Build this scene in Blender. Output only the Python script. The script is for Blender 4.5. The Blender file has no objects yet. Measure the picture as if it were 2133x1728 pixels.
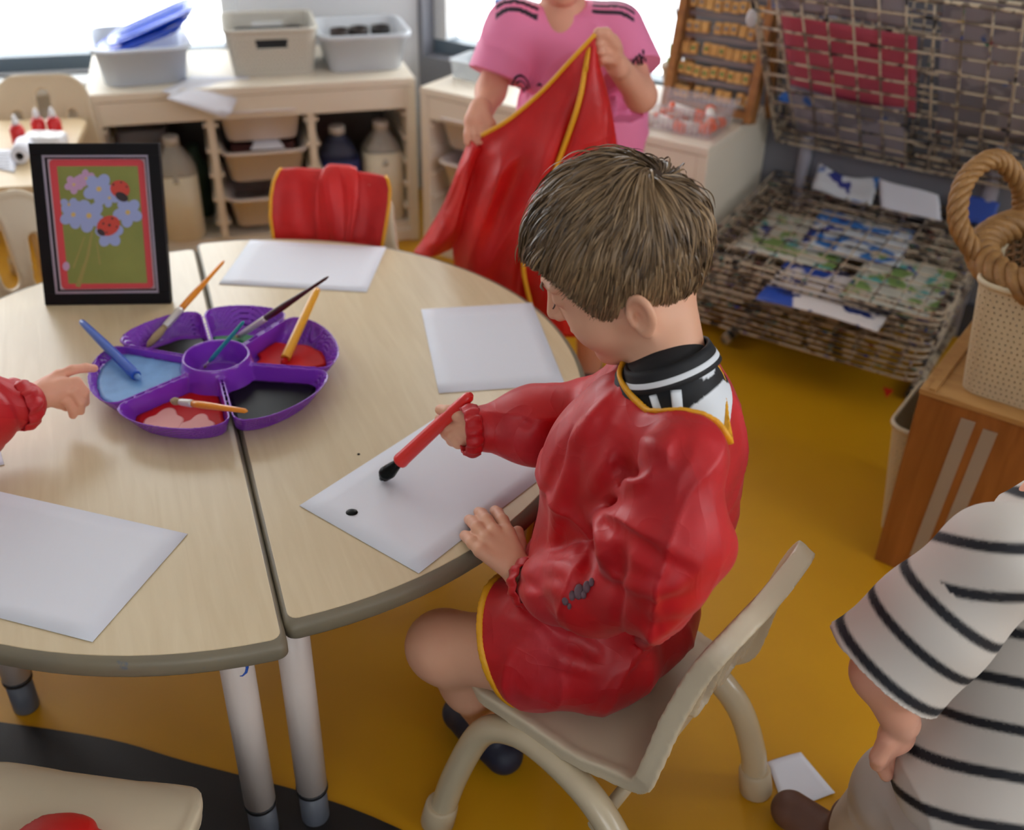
import bpy, bmesh, math, random
import numpy as np
from mathutils import Vector, Matrix
random.seed(7)
SC = bpy.context.scene
COL = SC.collection
PI = math.pi

# ------------------------------------------------------------------ camera, light, exposure
CAM_H = 1.381
PITCH, ROLL, FPX, IW, IH = math.radians(33.05), math.radians(1.47), 2177.0, 2133.0, 1728.0
cd = bpy.data.cameras.new('camera'); cam = bpy.data.objects.new('camera', cd); COL.objects.link(cam)
cd.sensor_width = 36.0; cd.lens = 36.0 * FPX / IW; cd.clip_start = .05
cam.matrix_world = Matrix.Translation((0, 0, CAM_H)) @ Matrix.Rotation(PI/2 - PITCH, 4, 'X') @ Matrix.Rotation(ROLL, 4, 'Z')
cd.dof.use_dof = True; cd.dof.focus_distance = 1.28; cd.dof.aperture_fstop = 3.4
SC.camera = cam
SC.view_settings.view_transform = 'Standard'; SC.view_settings.look = 'None'
SC.view_settings.gamma = 1.0; SC.view_settings.use_curve_mapping = False
SC.view_settings.exposure = 0.27
wd = bpy.data.worlds.new('sky'); SC.world = wd; wd.use_nodes = True
bg = wd.node_tree.nodes['Background']; bg.inputs[0].default_value = (.93, .97, 1.0, 1); bg.inputs[1].default_value = 4.6
SC.cycles.max_bounces = 7; SC.cycles.diffuse_bounces = 4; SC.cycles.glossy_bounces = 2; SC.cycles.transmission_bounces = 3; SC.cycles.transparent_max_bounces = 10
SC.cycles.adaptive_threshold = .045; SC.cycles.caustics_reflective = False; SC.cycles.caustics_refractive = False

# room plan: corner between the two window walls, and the directions along them
CORNER = Vector((-.346, 3.609, 0))
D1 = Vector((-.958, -.286, 0)).normalized()     # along the back wall, to the left
D2 = Vector((.843, -.538, 0)).normalized()      # along the right-hand wall, to the right
N1 = Vector((.286, -.958, 0)).normalized()      # into the room
N2 = Vector((-.538, -.843, 0)).normalized()
CEIL = 2.6

def portal(center, normal, w, h):
    ld = bpy.data.lights.new('window_daylight', 'AREA'); ld.shape = 'RECTANGLE'; ld.size = w; ld.size_y = h
    ld.energy = 1.0
    ld.cycles.is_portal = True
    o = bpy.data.objects.new('window_daylight', ld); COL.objects.link(o)
    o.location = center; o.rotation_euler = Vector(normal).to_track_quat('-Z', 'Z').to_euler()
    return o
WIN = []   # filled by the room builder: (origin, dir, normal, s0, s1, z0, z1)

# ------------------------------------------------------------------ pixels to metres
def ray(x, y):
    u, v = x - IW/2, y - IH/2
    c, s = math.cos(-ROLL), math.sin(-ROLL)
    u, v = u*c - v*s, u*s + v*c
    return Vector((u/FPX, math.cos(PITCH) - v/FPX*math.sin(PITCH), -math.sin(PITCH) - v/FPX*math.cos(PITCH)))
def A(x, y, z):
    d = ray(x, y); return d * ((z - CAM_H)/d.z) + Vector((0, 0, CAM_H))
def AY(x, y, Y):
    d = ray(x, y); return d * (Y/d.y) + Vector((0, 0, CAM_H))
def AD(x, y, dist):
    return ray(x, y)*dist + Vector((0, 0, CAM_H))
def AP(x, y, p, n):
    d = ray(x, y); c = Vector((0, 0, CAM_H)); n = Vector(n)
    return c + d*((Vector(p) - c).dot(n)/d.dot(n))

# ------------------------------------------------------------------ materials
def lin(c):
    return tuple((v/12.92 if v <= .04045 else ((v+.055)/1.055)**2.4) for v in [x/255.0 for x in c])
MATS = {}
def mat(name, rgb, rough=.5, spec=.5, metal=0, bump=0, bscale=80, var=0, vscale=6, var_rgb=None, sss=0, trans=0, alpha=1, coat=0,
        stretch=(1, 1, 1), attr=None, sheen=0, emit=0, wave=None, spots=None, scuff=None, crease=0):
    if name in MATS: return MATS[name]
    m = bpy.data.materials.new(name); m.use_nodes = True; nt = m.node_tree; N = nt.nodes; Lk = nt.links
    b = N['Principled BSDF']
    base = lin(rgb) + (1,)
    b.inputs['Base Color'].default_value = base
    b.inputs['Roughness'].default_value = rough
    b.inputs['Specular IOR Level'].default_value = spec
    b.inputs['Metallic'].default_value = metal
    if coat: b.inputs['Coat Weight'].default_value = coat; b.inputs['Coat Roughness'].default_value = .15
    if sheen: b.inputs['Sheen Weight'].default_value = sheen
    if sss:
        b.inputs['Subsurface Weight'].default_value = sss
        b.inputs['Subsurface Radius'].default_value = (.012, .005, .003); b.inputs['Subsurface Scale'].default_value = 1.0
    if trans: b.inputs['Transmission Weight'].default_value = trans
    if alpha < 1: b.inputs['Alpha'].default_value = alpha
    if emit: b.inputs['Emission Color'].default_value = base; b.inputs['Emission Strength'].default_value = emit
    tc = N.new('ShaderNodeTexCoord'); mp = N.new('ShaderNodeMapping'); mp.inputs['Scale'].default_value = stretch
    Lk.new(tc.outputs['Object'], mp.inputs['Vector'])
    col = None
    if attr:
        at = N.new('ShaderNodeAttribute'); at.attribute_name = attr; col = at.outputs['Color']
    if var:
        nz = N.new('ShaderNodeTexNoise'); nz.inputs['Scale'].default_value = vscale; nz.inputs['Detail'].default_value = 5
        Lk.new(mp.outputs[0], nz.inputs['Vector'])
        rp = N.new('ShaderNodeValToRGB'); rp.color_ramp.elements[0].position = .38; rp.color_ramp.elements[1].position = .68
        Lk.new(nz.outputs['Fac'], rp.inputs[0])
        mx = N.new('ShaderNodeMix'); mx.data_type = 'RGBA'
        fm = N.new('ShaderNodeMath'); fm.operation = 'MULTIPLY'; fm.inputs[1].default_value = var
        Lk.new(rp.outputs[0], fm.inputs[0]); Lk.new(fm.outputs[0], mx.inputs[0])
        if col is not None: Lk.new(col, mx.inputs[6])
        else: mx.inputs[6].default_value = base
        mx.inputs[7].default_value = (lin(var_rgb) if var_rgb else tuple(v*.6 for v in base[:3])) + (1,)
        col = mx.outputs[2]
    if spots:      # (rgb, scale, threshold, amount) - distinct stains
        nz = N.new('ShaderNodeTexNoise'); nz.inputs['Scale'].default_value = spots[1]; nz.inputs['Detail'].default_value = 8; nz.inputs['Roughness'].default_value = .65
        Lk.new(mp.outputs[0], nz.inputs['Vector'])
        rp = N.new('ShaderNodeValToRGB'); rp.color_ramp.elements[0].position = spots[2]; rp.color_ramp.elements[1].position = spots[2] + .06
        Lk.new(nz.outputs['Fac'], rp.inputs[0])
        fm = N.new('ShaderNodeMath'); fm.operation = 'MULTIPLY'; fm.inputs[1].default_value = spots[3]
        mx = N.new('ShaderNodeMix'); mx.data_type = 'RGBA'
        Lk.new(rp.outputs[0], fm.inputs[0]); Lk.new(fm.outputs[0], mx.inputs[0])
        if col is not None: Lk.new(col, mx.inputs[6])
        else: mx.inputs[6].default_value = base
        mx.inputs[7].default_value = lin(spots[0]) + (1,)
        col = mx.outputs[2]
    if scuff:      # (rgb, scale, threshold, amount) - a second, paler wear layer
        m2 = N.new('ShaderNodeMapping'); m2.inputs['Scale'].default_value = (1.6, 1.6, .55); m2.inputs['Rotation'].default_value = (.3, .5, .4); Lk.new(tc.outputs['Object'], m2.inputs['Vector'])
        nz = N.new('ShaderNodeTexNoise'); nz.inputs['Scale'].default_value = scuff[1]; nz.inputs['Detail'].default_value = 6; nz.inputs['Roughness'].default_value = .6
        Lk.new(m2.outputs[0], nz.inputs['Vector'])
        rp = N.new('ShaderNodeValToRGB'); rp.color_ramp.elements[0].position = scuff[2]; rp.color_ramp.elements[1].position = scuff[2] + .22
        Lk.new(nz.outputs['Fac'], rp.inputs[0])
        fm = N.new('ShaderNodeMath'); fm.operation = 'MULTIPLY'; fm.inputs[1].default_value = scuff[3]
        mx = N.new('ShaderNodeMix'); mx.data_type = 'RGBA'
        Lk.new(rp.outputs[0], fm.inputs[0]); Lk.new(fm.outputs[0], mx.inputs[0])
        if col is not None: Lk.new(col, mx.inputs[6])
        else: mx.inputs[6].default_value = base
        mx.inputs[7].default_value = lin(scuff[0]) + (1,)
        col = mx.outputs[2]
    if col is not None: Lk.new(col, b.inputs['Base Color'])
    if crease:     # crumpled-nylon creases: ridges along the zero lines of two noises
        hs_ = None
        for sc_, am in ((7, 1.0), (16, .35)):
            nb = N.new('ShaderNodeTexNoise'); nb.inputs['Scale'].default_value = sc_; nb.inputs['Detail'].default_value = 1.5; nb.inputs['Distortion'].default_value = .8
            Lk.new(tc.outputs['Object'], nb.inputs['Vector'])
            su = N.new('ShaderNodeMath'); su.operation = 'SUBTRACT'; su.inputs[1].default_value = .5; Lk.new(nb.outputs['Fac'], su.inputs[0])
            ab = N.new('ShaderNodeMath'); ab.operation = 'ABSOLUTE'; Lk.new(su.outputs[0], ab.inputs[0])
            po = N.new('ShaderNodeMath'); po.operation = 'POWER'; po.inputs[1].default_value = .6; Lk.new(ab.outputs[0], po.inputs[0])
            mu = N.new('ShaderNodeMath'); mu.operation = 'MULTIPLY'; mu.inputs[1].default_value = -am; Lk.new(po.outputs[0], mu.inputs[0])
            if hs_ is None: hs_ = mu.outputs[0]
            else:
                ad = N.new('ShaderNodeMath'); ad.operation = 'ADD'; Lk.new(hs_, ad.inputs[0]); Lk.new(mu.outputs[0], ad.inputs[1]); hs_ = ad.outputs[0]
        bp = N.new('ShaderNodeBump'); bp.inputs['Strength'].default_value = crease; bp.inputs['Distance'].default_value = .012
        Lk.new(hs_, bp.inputs['Height']); Lk.new(bp.outputs[0], b.inputs['Normal'])
    elif bump:
        nb = N.new('ShaderNodeTexNoise'); nb.inputs['Scale'].default_value = bscale; nb.inputs['Detail'].default_value = 4
        Lk.new(mp.outputs[0], nb.inputs['Vector'])
        bp = N.new('ShaderNodeBump'); bp.inputs['Strength'].default_value = bump; bp.inputs['Distance'].default_value = .01
        Lk.new(nb.outputs['Fac'], bp.inputs['Height']); Lk.new(bp.outputs[0], b.inputs['Normal'])
    MATS[name] = m
    return m

def wood(name, c1, c2, rough=.4, scale=(1, 12, 12), plank=0, rot=0, coat=0):
    if name in MATS: return MATS[name]
    m = bpy.data.materials.new(name); m.use_nodes = True; nt = m.node_tree; N = nt.nodes; Lk = nt.links
    b = N['Principled BSDF']; b.inputs['Roughness'].default_value = rough
    if coat: b.inputs['Coat Weight'].default_value = coat; b.inputs['Coat Roughness'].default_value = .2
    tc = N.new('ShaderNodeTexCoord'); r0 = N.new('ShaderNodeMapping'); r0.inputs['Rotation'].default_value = (0, 0, rot)
    mp = N.new('ShaderNodeMapping'); mp.inputs['Scale'].default_value = scale
    Lk.new(tc.outputs['Object'], r0.inputs['Vector']); Lk.new(r0.outputs[0], mp.inputs['Vector'])
    nz = N.new('ShaderNodeTexNoise'); nz.inputs['Scale'].default_value = 3; nz.inputs['Detail'].default_value = 7; nz.inputs['Distortion'].default_value = .6
    Lk.new(mp.outputs[0], nz.inputs['Vector'])
    fac = nz.outputs['Fac']
    if plank:
        sx = N.new('ShaderNodeSeparateXYZ'); Lk.new(r0.outputs[0], sx.inputs[0])
        d = N.new('ShaderNodeMath'); d.operation = 'DIVIDE'; d.inputs[1].default_value = plank; Lk.new(sx.outputs['Y'], d.inputs[0])
        fl = N.new('ShaderNodeMath'); fl.operation = 'FLOOR'; Lk.new(d.outputs[0], fl.inputs[0])
        wn = N.new('ShaderNodeTexWhiteNoise'); wn.noise_dimensions = '1D'; Lk.new(fl.outputs[0], wn.inputs['W'])
        ma = N.new('ShaderNodeMath'); ma.operation = 'MULTIPLY_ADD'; ma.inputs[1].default_value = .3; Lk.new(wn.outputs['Value'], ma.inputs[0]); Lk.new(nz.outputs['Fac'], ma.inputs[2])
        sb = N.new('ShaderNodeMath'); sb.operation = 'SUBTRACT'; sb.inputs[1].default_value = .15; Lk.new(ma.outputs[0], sb.inputs[0]); fac = sb.outputs[0]
    rp = N.new('ShaderNodeValToRGB'); rp.color_ramp.elements[0].position = .28; rp.color_ramp.elements[1].position = .72
    rp.color_ramp.elements[0].color = lin(c1) + (1,); rp.color_ramp.elements[1].color = lin(c2) + (1,)
    Lk.new(fac, rp.inputs[0]); Lk.new(rp.outputs[0], b.inputs['Base Color'])
    MATS[name] = m
    return m

# ------------------------------------------------------------------ scene tree helpers
RM = {}
def tag(o, label=None, cat=None, group=None, kind=None):
    if label: o['label'] = label
    if cat: o['category'] = cat
    if group: o['group'] = group
    if kind: o['kind'] = kind
    return o
def thing(name, label, cat, loc=(0, 0, 0), rz=0, group=None, kind=None, rx=0):
    o = bpy.data.objects.new(name, None); COL.objects.link(o); o.empty_display_size = .05
    o.location = loc; o.rotation_euler = (rx, 0, rz)
    RM[o.name] = Matrix.Translation(loc) @ Matrix.Rotation(rz, 4, 'Z') @ Matrix.Rotation(rx, 4, 'X')
    return tag(o, label, cat, group, kind)
def dup(o, loc=None, rz=None, label=None, parent=None, group=None):
    c = o.copy(); COL.objects.link(c); c.parent = parent
    if loc is not None: c.location = loc
    if rz is not None: c.rotation_euler[2] = rz
    if label: c['label'] = label
    if group: c['group'] = group
    for ch in list(o.children): dup(ch, parent=c)
    return c

class M:
    def __init__(s): s.v = []; s.f = []; s.sm = []
    def add(s, vs, fs, smooth=False):
        o = len(s.v); s.v += [tuple(v) for v in vs]; s.f += [tuple(i+o for i in f) for f in fs]; s.sm += [smooth]*len(fs); return s
    def box(s, c, d, R=None, bev=0):
        c = Vector(c); x, y, z = d[0]/2, d[1]/2, d[2]/2
        if bev:
            b = min(bev, x*.45, y*.45, z*.45); vs = []
            bm = bmesh.new(); bmesh.ops.create_cube(bm, size=1); bmesh.ops.scale(bm, vec=(2*x, 2*y, 2*z), verts=bm.verts)
            bmesh.ops.bevel(bm, geom=bm.edges[:], offset=b, segments=2, affect='EDGES', profile=.5)
            vs = [v.co.copy() for v in bm.verts]; bm.verts.index_update(); fs = [[v.index for v in f.verts] for f in bm.faces]; bm.free()
        else:
            vs = [Vector((i*x, j*y, k*z)) for i in (-1, 1) for j in (-1, 1) for k in (-1, 1)]
            fs = [(0, 1, 3, 2), (4, 6, 7, 5), (0, 4, 5, 1), (2, 3, 7, 6), (0, 2, 6, 4), (1, 5, 7, 3)]
        if R is not None: vs = [R @ v for v in vs]
        return s.add([v + c for v in vs], fs)
    def tube(s, path, r, n=10, caps=True, closed=False, smooth=True, sq=1):
        P = [Vector(p) for p in path]; k = len(P)
        rs = r if isinstance(r, (list, tuple)) else [r]*k
        T = []
        for i in range(k):
            a = P[(i-1) % k] if (closed or i > 0) else P[0]; b = P[(i+1) % k] if (closed or i < k-1) else P[-1]
            t = (b - a); T.append(t.normalized() if t.length > 1e-9 else Vector((0, 0, 1)))
        nrm = T[0].orthogonal().normalized(); vs = []; fs = []
        if abs(T[0].z) < .95: nrm = Vector((0, 0, 1)).cross(T[0]).normalized()
        for i in range(k):
            if i: nrm = (nrm - T[i]*nrm.dot(T[i])); nrm = nrm.normalized() if nrm.length > 1e-6 else T[i].orthogonal().normalized()
            bn = T[i].cross(nrm)
            for j in range(n):
                a = 2*PI*j/n; vs.append(P[i] + (nrm*math.cos(a) + bn*math.sin(a)*sq)*rs[i])
        m = k if closed else k-1
        for i in range(m):
            for j in range(n):
                i2 = (i+1) % k; fs.append((i*n+j, i*n+(j+1) % n, i2*n+(j+1) % n, i2*n+j))
        s.add(vs, fs, smooth)
        if caps and not closed:
            o = len(s.v) - k*n
            s.f += [tuple(o+j for j in reversed(range(n))), tuple(o+(k-1)*n+j for j in range(n))]; s.sm += [False, False]
        return s
    def lathe(s, prof, n=24, c=(0, 0, 0), R=None, smooth=True, cap=True, a0=0, a1=2*PI):
        vs = []; fs = []; c = Vector(c)
        for (r, z) in prof:
            for j in range(n):
                a = 2*PI*j/n; v = Vector((r*math.cos(a), r*math.sin(a), z)); vs.append((R @ v if R is not None else v) + c)
        for i in range(len(prof)-1):
            for j in range(n): fs.append((i*n+j, i*n+(j+1) % n, (i+1)*n+(j+1) % n, (i+1)*n+j))
        s.add(vs, fs, smooth)
        if cap:
            o = len(s.v) - len(prof)*n
            if prof[0][0] > 1e-5: s.f.append(tuple(o+j for j in reversed(range(n)))); s.sm.append(False)
            if prof[-1][0] > 1e-5: s.f.append(tuple(o+(len(prof)-1)*n+j for j in range(n))); s.sm.append(False)
        return s
    def rings(s, rings, close_first=True, close_last=True, smooth=False):
        n = len(rings[0]); vs = [p for r in rings for p in r]; fs = []
        for i in range(len(rings)-1):
            for j in range(n): fs.append((i*n+j, i*n+(j+1) % n, (i+1)*n+(j+1) % n, (i+1)*n+j))
        s.add(vs, fs, smooth); o = len(s.v) - n*len(rings)
        if close_first: s.f.append(tuple(o+j for j in reversed(range(n)))); s.sm.append(False)
        if close_last: s.f.append(tuple(o+(len(rings)-1)*n+j for j in range(n))); s.sm.append(False)
        return s
    def prism(s, poly, z0, z1, smooth=False):
        return s.rings([[(x, y, z0) for x, y in poly], [(x, y, z1) for x, y in poly]], smooth=smooth)
    def grid(s, rows, smooth=True, wrap=False):
        m, n = len(rows), len(rows[0]); vs = [p for r in rows for p in r]; fs = []
        for i in range(m-1):
            for j in range(n if wrap else n-1): fs.append((i*n+j, i*n+(j+1) % n, (i+1)*n+(j+1) % n, (i+1)*n+j))
        return s.add(vs, fs, smooth)
    def sphere(s, c, r, n=16, m=10, sc=(1, 1, 1), R=None):
        rows = []
        for i in range(m+1):
            t = PI*i/m; row = []
            for j in range(n):
                a = 2*PI*j/n; v = Vector((math.sin(t)*math.cos(a)*r*sc[0], math.sin(t)*math.sin(a)*r*sc[1], math.cos(t)*r*sc[2]))
                row.append((R @ v if R is not None else v) + Vector(c))
            rows.append(row)
        return s.grid(rows, True, True)
    def mesh(s, name):
        me = bpy.data.meshes.new(name); me.from_pydata([tuple(v) for v in s.v], [], s.f); me.validate()
        if len(s.sm) == len(me.polygons): me.polygons.foreach_set('use_smooth', s.sm)
        me.update(); return me
    def build(s, name, material, parent=None, world=False, bevel=0, solid=0, fixn=True):
        me = s.mesh(name)
        if fixn:
            bm = bmesh.new(); bm.from_mesh(me); bmesh.ops.recalc_face_normals(bm, faces=bm.faces[:]); bm.to_mesh(me); bm.free()
        return link(name, me, material, parent, world, bevel, solid)
def link(name, me, material, parent=None, world=False, bevel=0, solid=0):
    o = bpy.data.objects.new(name, me); COL.objects.link(o)
    if material is not None and not me.materials: me.materials.append(material)
    if parent is not None:
        o.parent = parent
        if world: o.matrix_parent_inverse = RM[parent.name].inverted()
    if solid:
        md = o.modifiers.new('solid', 'SOLIDIFY'); md.thickness = solid; md.offset = 0
    if bevel:
        md = o.modifiers.new('bevel', 'BEVEL'); md.width = bevel; md.segments = 2; md.limit_method = 'ANGLE'
    return o
def struct(o): o['kind'] = 'structure'; return o

def rrect(w, d, r, n=5, c=(0, 0)):
    pts = []
    for (sx, sy, a0) in ((1, 1, 0), (-1, 1, PI/2), (-1, -1, PI), (1, -1, 1.5*PI)):
        for i in range(n+1):
            a = a0 + PI/2*i/n; pts.append((c[0]+sx*(w/2-r)+r*math.cos(a), c[1]+sy*(d/2-r)+r*math.sin(a)))
    return pts
def spline(pts, n=8, closed=False):
    P = [Vector(p) for p in pts]; out = []; k = len(P)
    for i in range(k if closed else k-1):
        p1, p2 = P[i], P[(i+1) % k]
        p0 = P[(i-1) % k] if (closed or i > 0) else p1*2 - p2
        p3 = P[(i+2) % k] if (closed or i < k-2) else p2*2 - p1
        for j in range(n):
            t = j/n; out.append(.5*((2*p1) + (p2-p0)*t + (2*p0-5*p1+4*p2-p3)*t*t + (-p0+3*p1-3*p2+p3)*t**3))
    if not closed: out.append(P[-1])
    return out
def tub_mesh(w, d, h, taper=.85, r=.03, th=.003, rim=.012, rimh=.006, n=5):
    m = M(); R = lambda k, z, e=0: [(x, y, z) for x, y in rrect(w*k+e*2, d*k+e*2, max(r*k+e, .004), n)]
    m.rings([R(taper, 0), R(taper+(1-taper)*.08, h*.03, .002), R(1, h-rimh), R(1, h-rimh, rim), R(1, h, rim), R(1, h, -th), R(taper, th*1.5, -th)], smooth=True)
    return m

# ------------------------------------------------------------------ implicit shapes (soft bodies, cloth volumes, moulded plastic)
def npv(p): return np.array(tuple(p), float)
def hsh(i, j, k):
    n = (i*374761393 + j*668265263 + k*2147483647) & 0x7fffffff
    n = ((n ^ (n >> 13))*1274126177) & 0x7fffffff
    return ((n ^ (n >> 16)) & 0xffff)/32767.5 - 1
def noise3(P):
    I = np.floor(P).astype(np.int64); f = P - I; f = f*f*(3-2*f); r = 0
    for a in (0, 1):
        for b in (0, 1):
            for c in (0, 1):
                w = (f[:, 0] if a else 1-f[:, 0])*(f[:, 1] if b else 1-f[:, 1])*(f[:, 2] if c else 1-f[:, 2])
                r = r + w*hsh(I[:, 0]+a, I[:, 1]+b, I[:, 2]+c)
    return r
def smin(a, b, k):
    if k <= 0: return np.minimum(a, b)
    h = np.clip(.5 + .5*(b-a)/k, 0, 1); return b*(1-h) + a*h - k*h*(1-h)
def cap(P, a, b, r0, r1=None):
    a, b = npv(a), npv(b); r1 = r0 if r1 is None else r1
    ab = b-a; t = np.clip(((P-a)@ab)/max(ab@ab, 1e-12), 0, 1)
    return np.linalg.norm(P - a - t[:, None]*ab, axis=1) - (r0 + (r1-r0)*t)
def ell(P, c, r, R=None):
    q = P - npv(c)
    if R is not None: q = q @ np.array(R)
    r = np.array(r, float); k0 = np.linalg.norm(q/r, axis=1); k1 = np.linalg.norm(q/(r*r), axis=1) + 1e-9
    return k0*(k0-1)/k1
class Sdf:
    def __init__(s): s.ops = []
    def cap(s, a, b, r0, r1=None, k=.01, sub=False): s.ops.append(('c', npv(a), npv(b), r0, r1, k, sub)); return s
    def line(s, pts, rs, k=.008, sub=False):   # a local polyline ridge or groove, skipped away from it
        Q = [npv(p) for p in pts]; q = np.array(Q); pad = max(rs) + k + .012; lo, hi = q.min(0)-pad, q.max(0)+pad
        def f(P):
            d = np.full(len(P), 9.0); m = np.all((P > lo) & (P < hi), axis=1)
            if m.any():
                X = P[m]; e = np.full(len(X), 9.0)
                for i in range(len(Q)-1): e = np.minimum(e, cap(X, Q[i], Q[i+1], rs[i], rs[i+1]))
                d[m] = e
            return d
        s.ops.append(('f', f, 0, 0, 0, k, sub)); return s
    def chain(s, pts, rs, k=.01):
        for i in range(len(pts)-1): s.cap(pts[i], pts[i+1], rs[i], rs[i+1], k)
        return s
    def ell(s, c, r, R=None, k=.01, sub=False): s.ops.append(('e', npv(c), r, None if R is None else np.array(R), 0, k, sub)); return s
    def fn(s, f, k=.01, sub=False): s.ops.append(('f', f, 0, 0, 0, k, sub)); return s
    def cut(s, p, n, k=.002): # remove the half space in front of the plane
        p, n = npv(p), npv(n); n = n/np.linalg.norm(n)
        s.ops.append(('f', lambda P: -((P-p)@n), 0, 0, 0, k, True)); return s
    def __call__(s, P):
        d = np.full(len(P), 9.0)
        for o in s.ops:
            if o[0] == 'c': e = cap(P, o[1], o[2], o[3], o[4])
            elif o[0] == 'e': e = ell(P, o[1], o[2], o[3])
            else: e = o[1](P)
            d = -smin(-d, e, o[5]) if o[6] else smin(d, e, o[5])
        return d
def sdf_mesh(fn, lo, hi, h, B=8):
    lo, hi = np.array(lo, float), np.array(hi, float)
    nb = np.ceil((hi-lo)/(h*B)).astype(int) + 1; n = nb*B
    bi = np.stack(np.meshgrid(*[np.arange(k) for k in nb], indexing='ij'), -1).reshape(-1, 3)
    cd_ = fn(lo + (bi*B + B/2 - .5)*h)
    D = np.repeat(np.repeat(np.repeat(np.where(cd_ < 0, -1.0, 1.0).reshape(nb), B, 0), B, 1), B, 2)
    act = bi[np.abs(cd_) < B*h*1.35]
    off = np.stack(np.meshgrid(*[np.arange(B)]*3, indexing='ij'), -1).reshape(-1, 3)
    for c0 in range(0, len(act), 400):
        a = act[c0:c0+400]; idx = (a[:, None, :]*B + off[None]).reshape(-1, 3)
        D[idx[:, 0], idx[:, 1], idx[:, 2]] = fn(lo + idx*h)
    neg = D < 0
    c8 = [(i, j, k) for i in (0, 1) for j in (0, 1) for k in (0, 1)]
    sl = lambda T, o: T[o[0]:n[0]-1+o[0], o[1]:n[1]-1+o[1], o[2]:n[2]-1+o[2]]
    cnt = sum(sl(neg, o).astype(np.int8) for o in c8)
    ac = (cnt > 0) & (cnt < 8); ci = np.argwhere(ac)
    vid = np.full(ac.shape, -1); vid[ac] = np.arange(len(ci))
    vals = {o: sl(D, o)[ac] for o in c8}; acc = np.zeros((len(ci), 3)); num = np.zeros(len(ci))
    for a in c8:
        for ax in range(3):
            if a[ax]: continue
            b = tuple(1 if q == ax else a[q] for q in range(3)); va, vb = vals[a], vals[b]
            x = (va < 0) != (vb < 0); t = np.where(x, va/np.where(x, va-vb, 1), 0)
            p = np.tile(np.array(a, float), (len(ci), 1)); p[:, ax] += t
            acc += np.where(x[:, None], p, 0); num += x
    V = lo + (ci + acc/num[:, None])*h
    F = []
    for ax in range(3):
        s0 = [slice(1, -1)]*3; s1 = [slice(1, -1)]*3; s0[ax] = slice(0, -1); s1[ax] = slice(1, None)
        na, nb_ = neg[tuple(s0)], neg[tuple(s1)]; e = np.argwhere(na != nb_)
        if not len(e): continue
        flip = na[e[:, 0], e[:, 1], e[:, 2]]
        base = e.copy(); u, w = (ax+1) % 3, (ax+2) % 3
        base[:, u] += 1; base[:, w] += 1
        def g(du, dw):
            q = base.copy(); q[:, u] += du; q[:, w] += dw; return vid[q[:, 0], q[:, 1], q[:, 2]]
        q = np.stack([g(-1, -1), g(0, -1), g(0, 0), g(-1, 0)], 1)
        q = np.where(flip[:, None], q, q[:, ::-1]); F.append(q)
    return V, np.concatenate(F)
def grad(fn, V, e=.0015):
    g = np.stack([fn(V + d) - fn(V - d) for d in np.eye(3)*e], 1)
    return g/(np.linalg.norm(g, axis=1, keepdims=True) + 1e-9)
def relax(V, F, it=1, w=.5):
    for _ in range(it):
        s = np.zeros_like(V); c = np.zeros(len(V))
        for a in range(4):
            i, j = F[:, a], F[:, (a+1) % 4]
            np.add.at(s, i, V[j]); np.add.at(c, i, 1); np.add.at(s, j, V[i]); np.add.at(c, j, 1)
        V = V*(1-w) + w*s/np.maximum(c, 1)[:, None]
    return V
def np_mesh(name, V, F, colors=None, smooth=True):
    me = bpy.data.meshes.new(name); me.from_pydata(V.tolist(), [], F.tolist()); me.validate()
    if smooth: me.polygons.foreach_set('use_smooth', [True]*len(me.polygons))
    if colors is not None and len(me.vertices) == len(V):
        at = me.color_attributes.new('tint', 'FLOAT_COLOR', 'POINT')
        at.data.foreach_set('color', np.concatenate([colors, np.ones((len(V), 1))], 1).astype(np.float32).ravel())
    me.update(); return me
def soft(name, sdf, lo, hi, h, material, parent=None, world=True, disp=None, colors=None, relax_it=1):
    V, F = sdf_mesh(sdf, lo, hi, h)
    V = relax(V, F, relax_it)
    c = colors(V) if colors else None
    if disp is not None: V = V + grad(sdf, V)*disp(V)[:, None]
    return link(name, np_mesh(name, V, F, c), material, parent, world)
def bounds(*pts, pad=.05):
    a = np.array([npv(p) for p in pts]); return a.min(0)-pad, a.max(0)+pad
# ------------------------------------------------------------------ the room
m_wall = mat('wall_paint', (208, 210, 214), .7, var=.25, vscale=3, var_rgb=(190, 192, 198))
m_ceil = mat('ceiling_paint', (235, 235, 232), .8)
m_wallg = mat('grey_wall_paint', (122, 124, 134), .6, var=.35, vscale=4, var_rgb=(100, 102, 112), spots=((60, 70, 100), 14, .70, .5))
m_floor = mat('yellow_vinyl', (206, 150, 16), .42, bump=.04, bscale=300, var=.3, vscale=5, var_rgb=(190, 134, 18), spots=((120, 84, 24), 26, .70, .35))
m_dark = mat('black_vinyl', (26, 25, 26), .5, bump=.06, bscale=260, var=.4, vscale=9, var_rgb=(36, 34, 34))
m_winf = mat('window_frame_white', (225, 228, 230), .4)
m_wind = mat('window_seal_grey', (92, 108, 122), .4)
def glass_mat():
    m = bpy.data.materials.new('window_glass'); m.use_nodes = True; N = m.node_tree.nodes; N.clear()
    o = N.new('ShaderNodeOutputMaterial'); t = N.new('ShaderNodeBsdfTransparent'); g = N.new('ShaderNodeBsdfGlossy'); g.inputs['Roughness'].default_value = .02
    x = N.new('ShaderNodeMixShader'); x.inputs[0].default_value = .06
    L = m.node_tree.links; L.new(t.outputs[0], x.inputs[1]); L.new(g.outputs[0], x.inputs[2]); L.new(x.outputs[0], o.inputs[0]); return m
m_pane = glass_mat()

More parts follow.
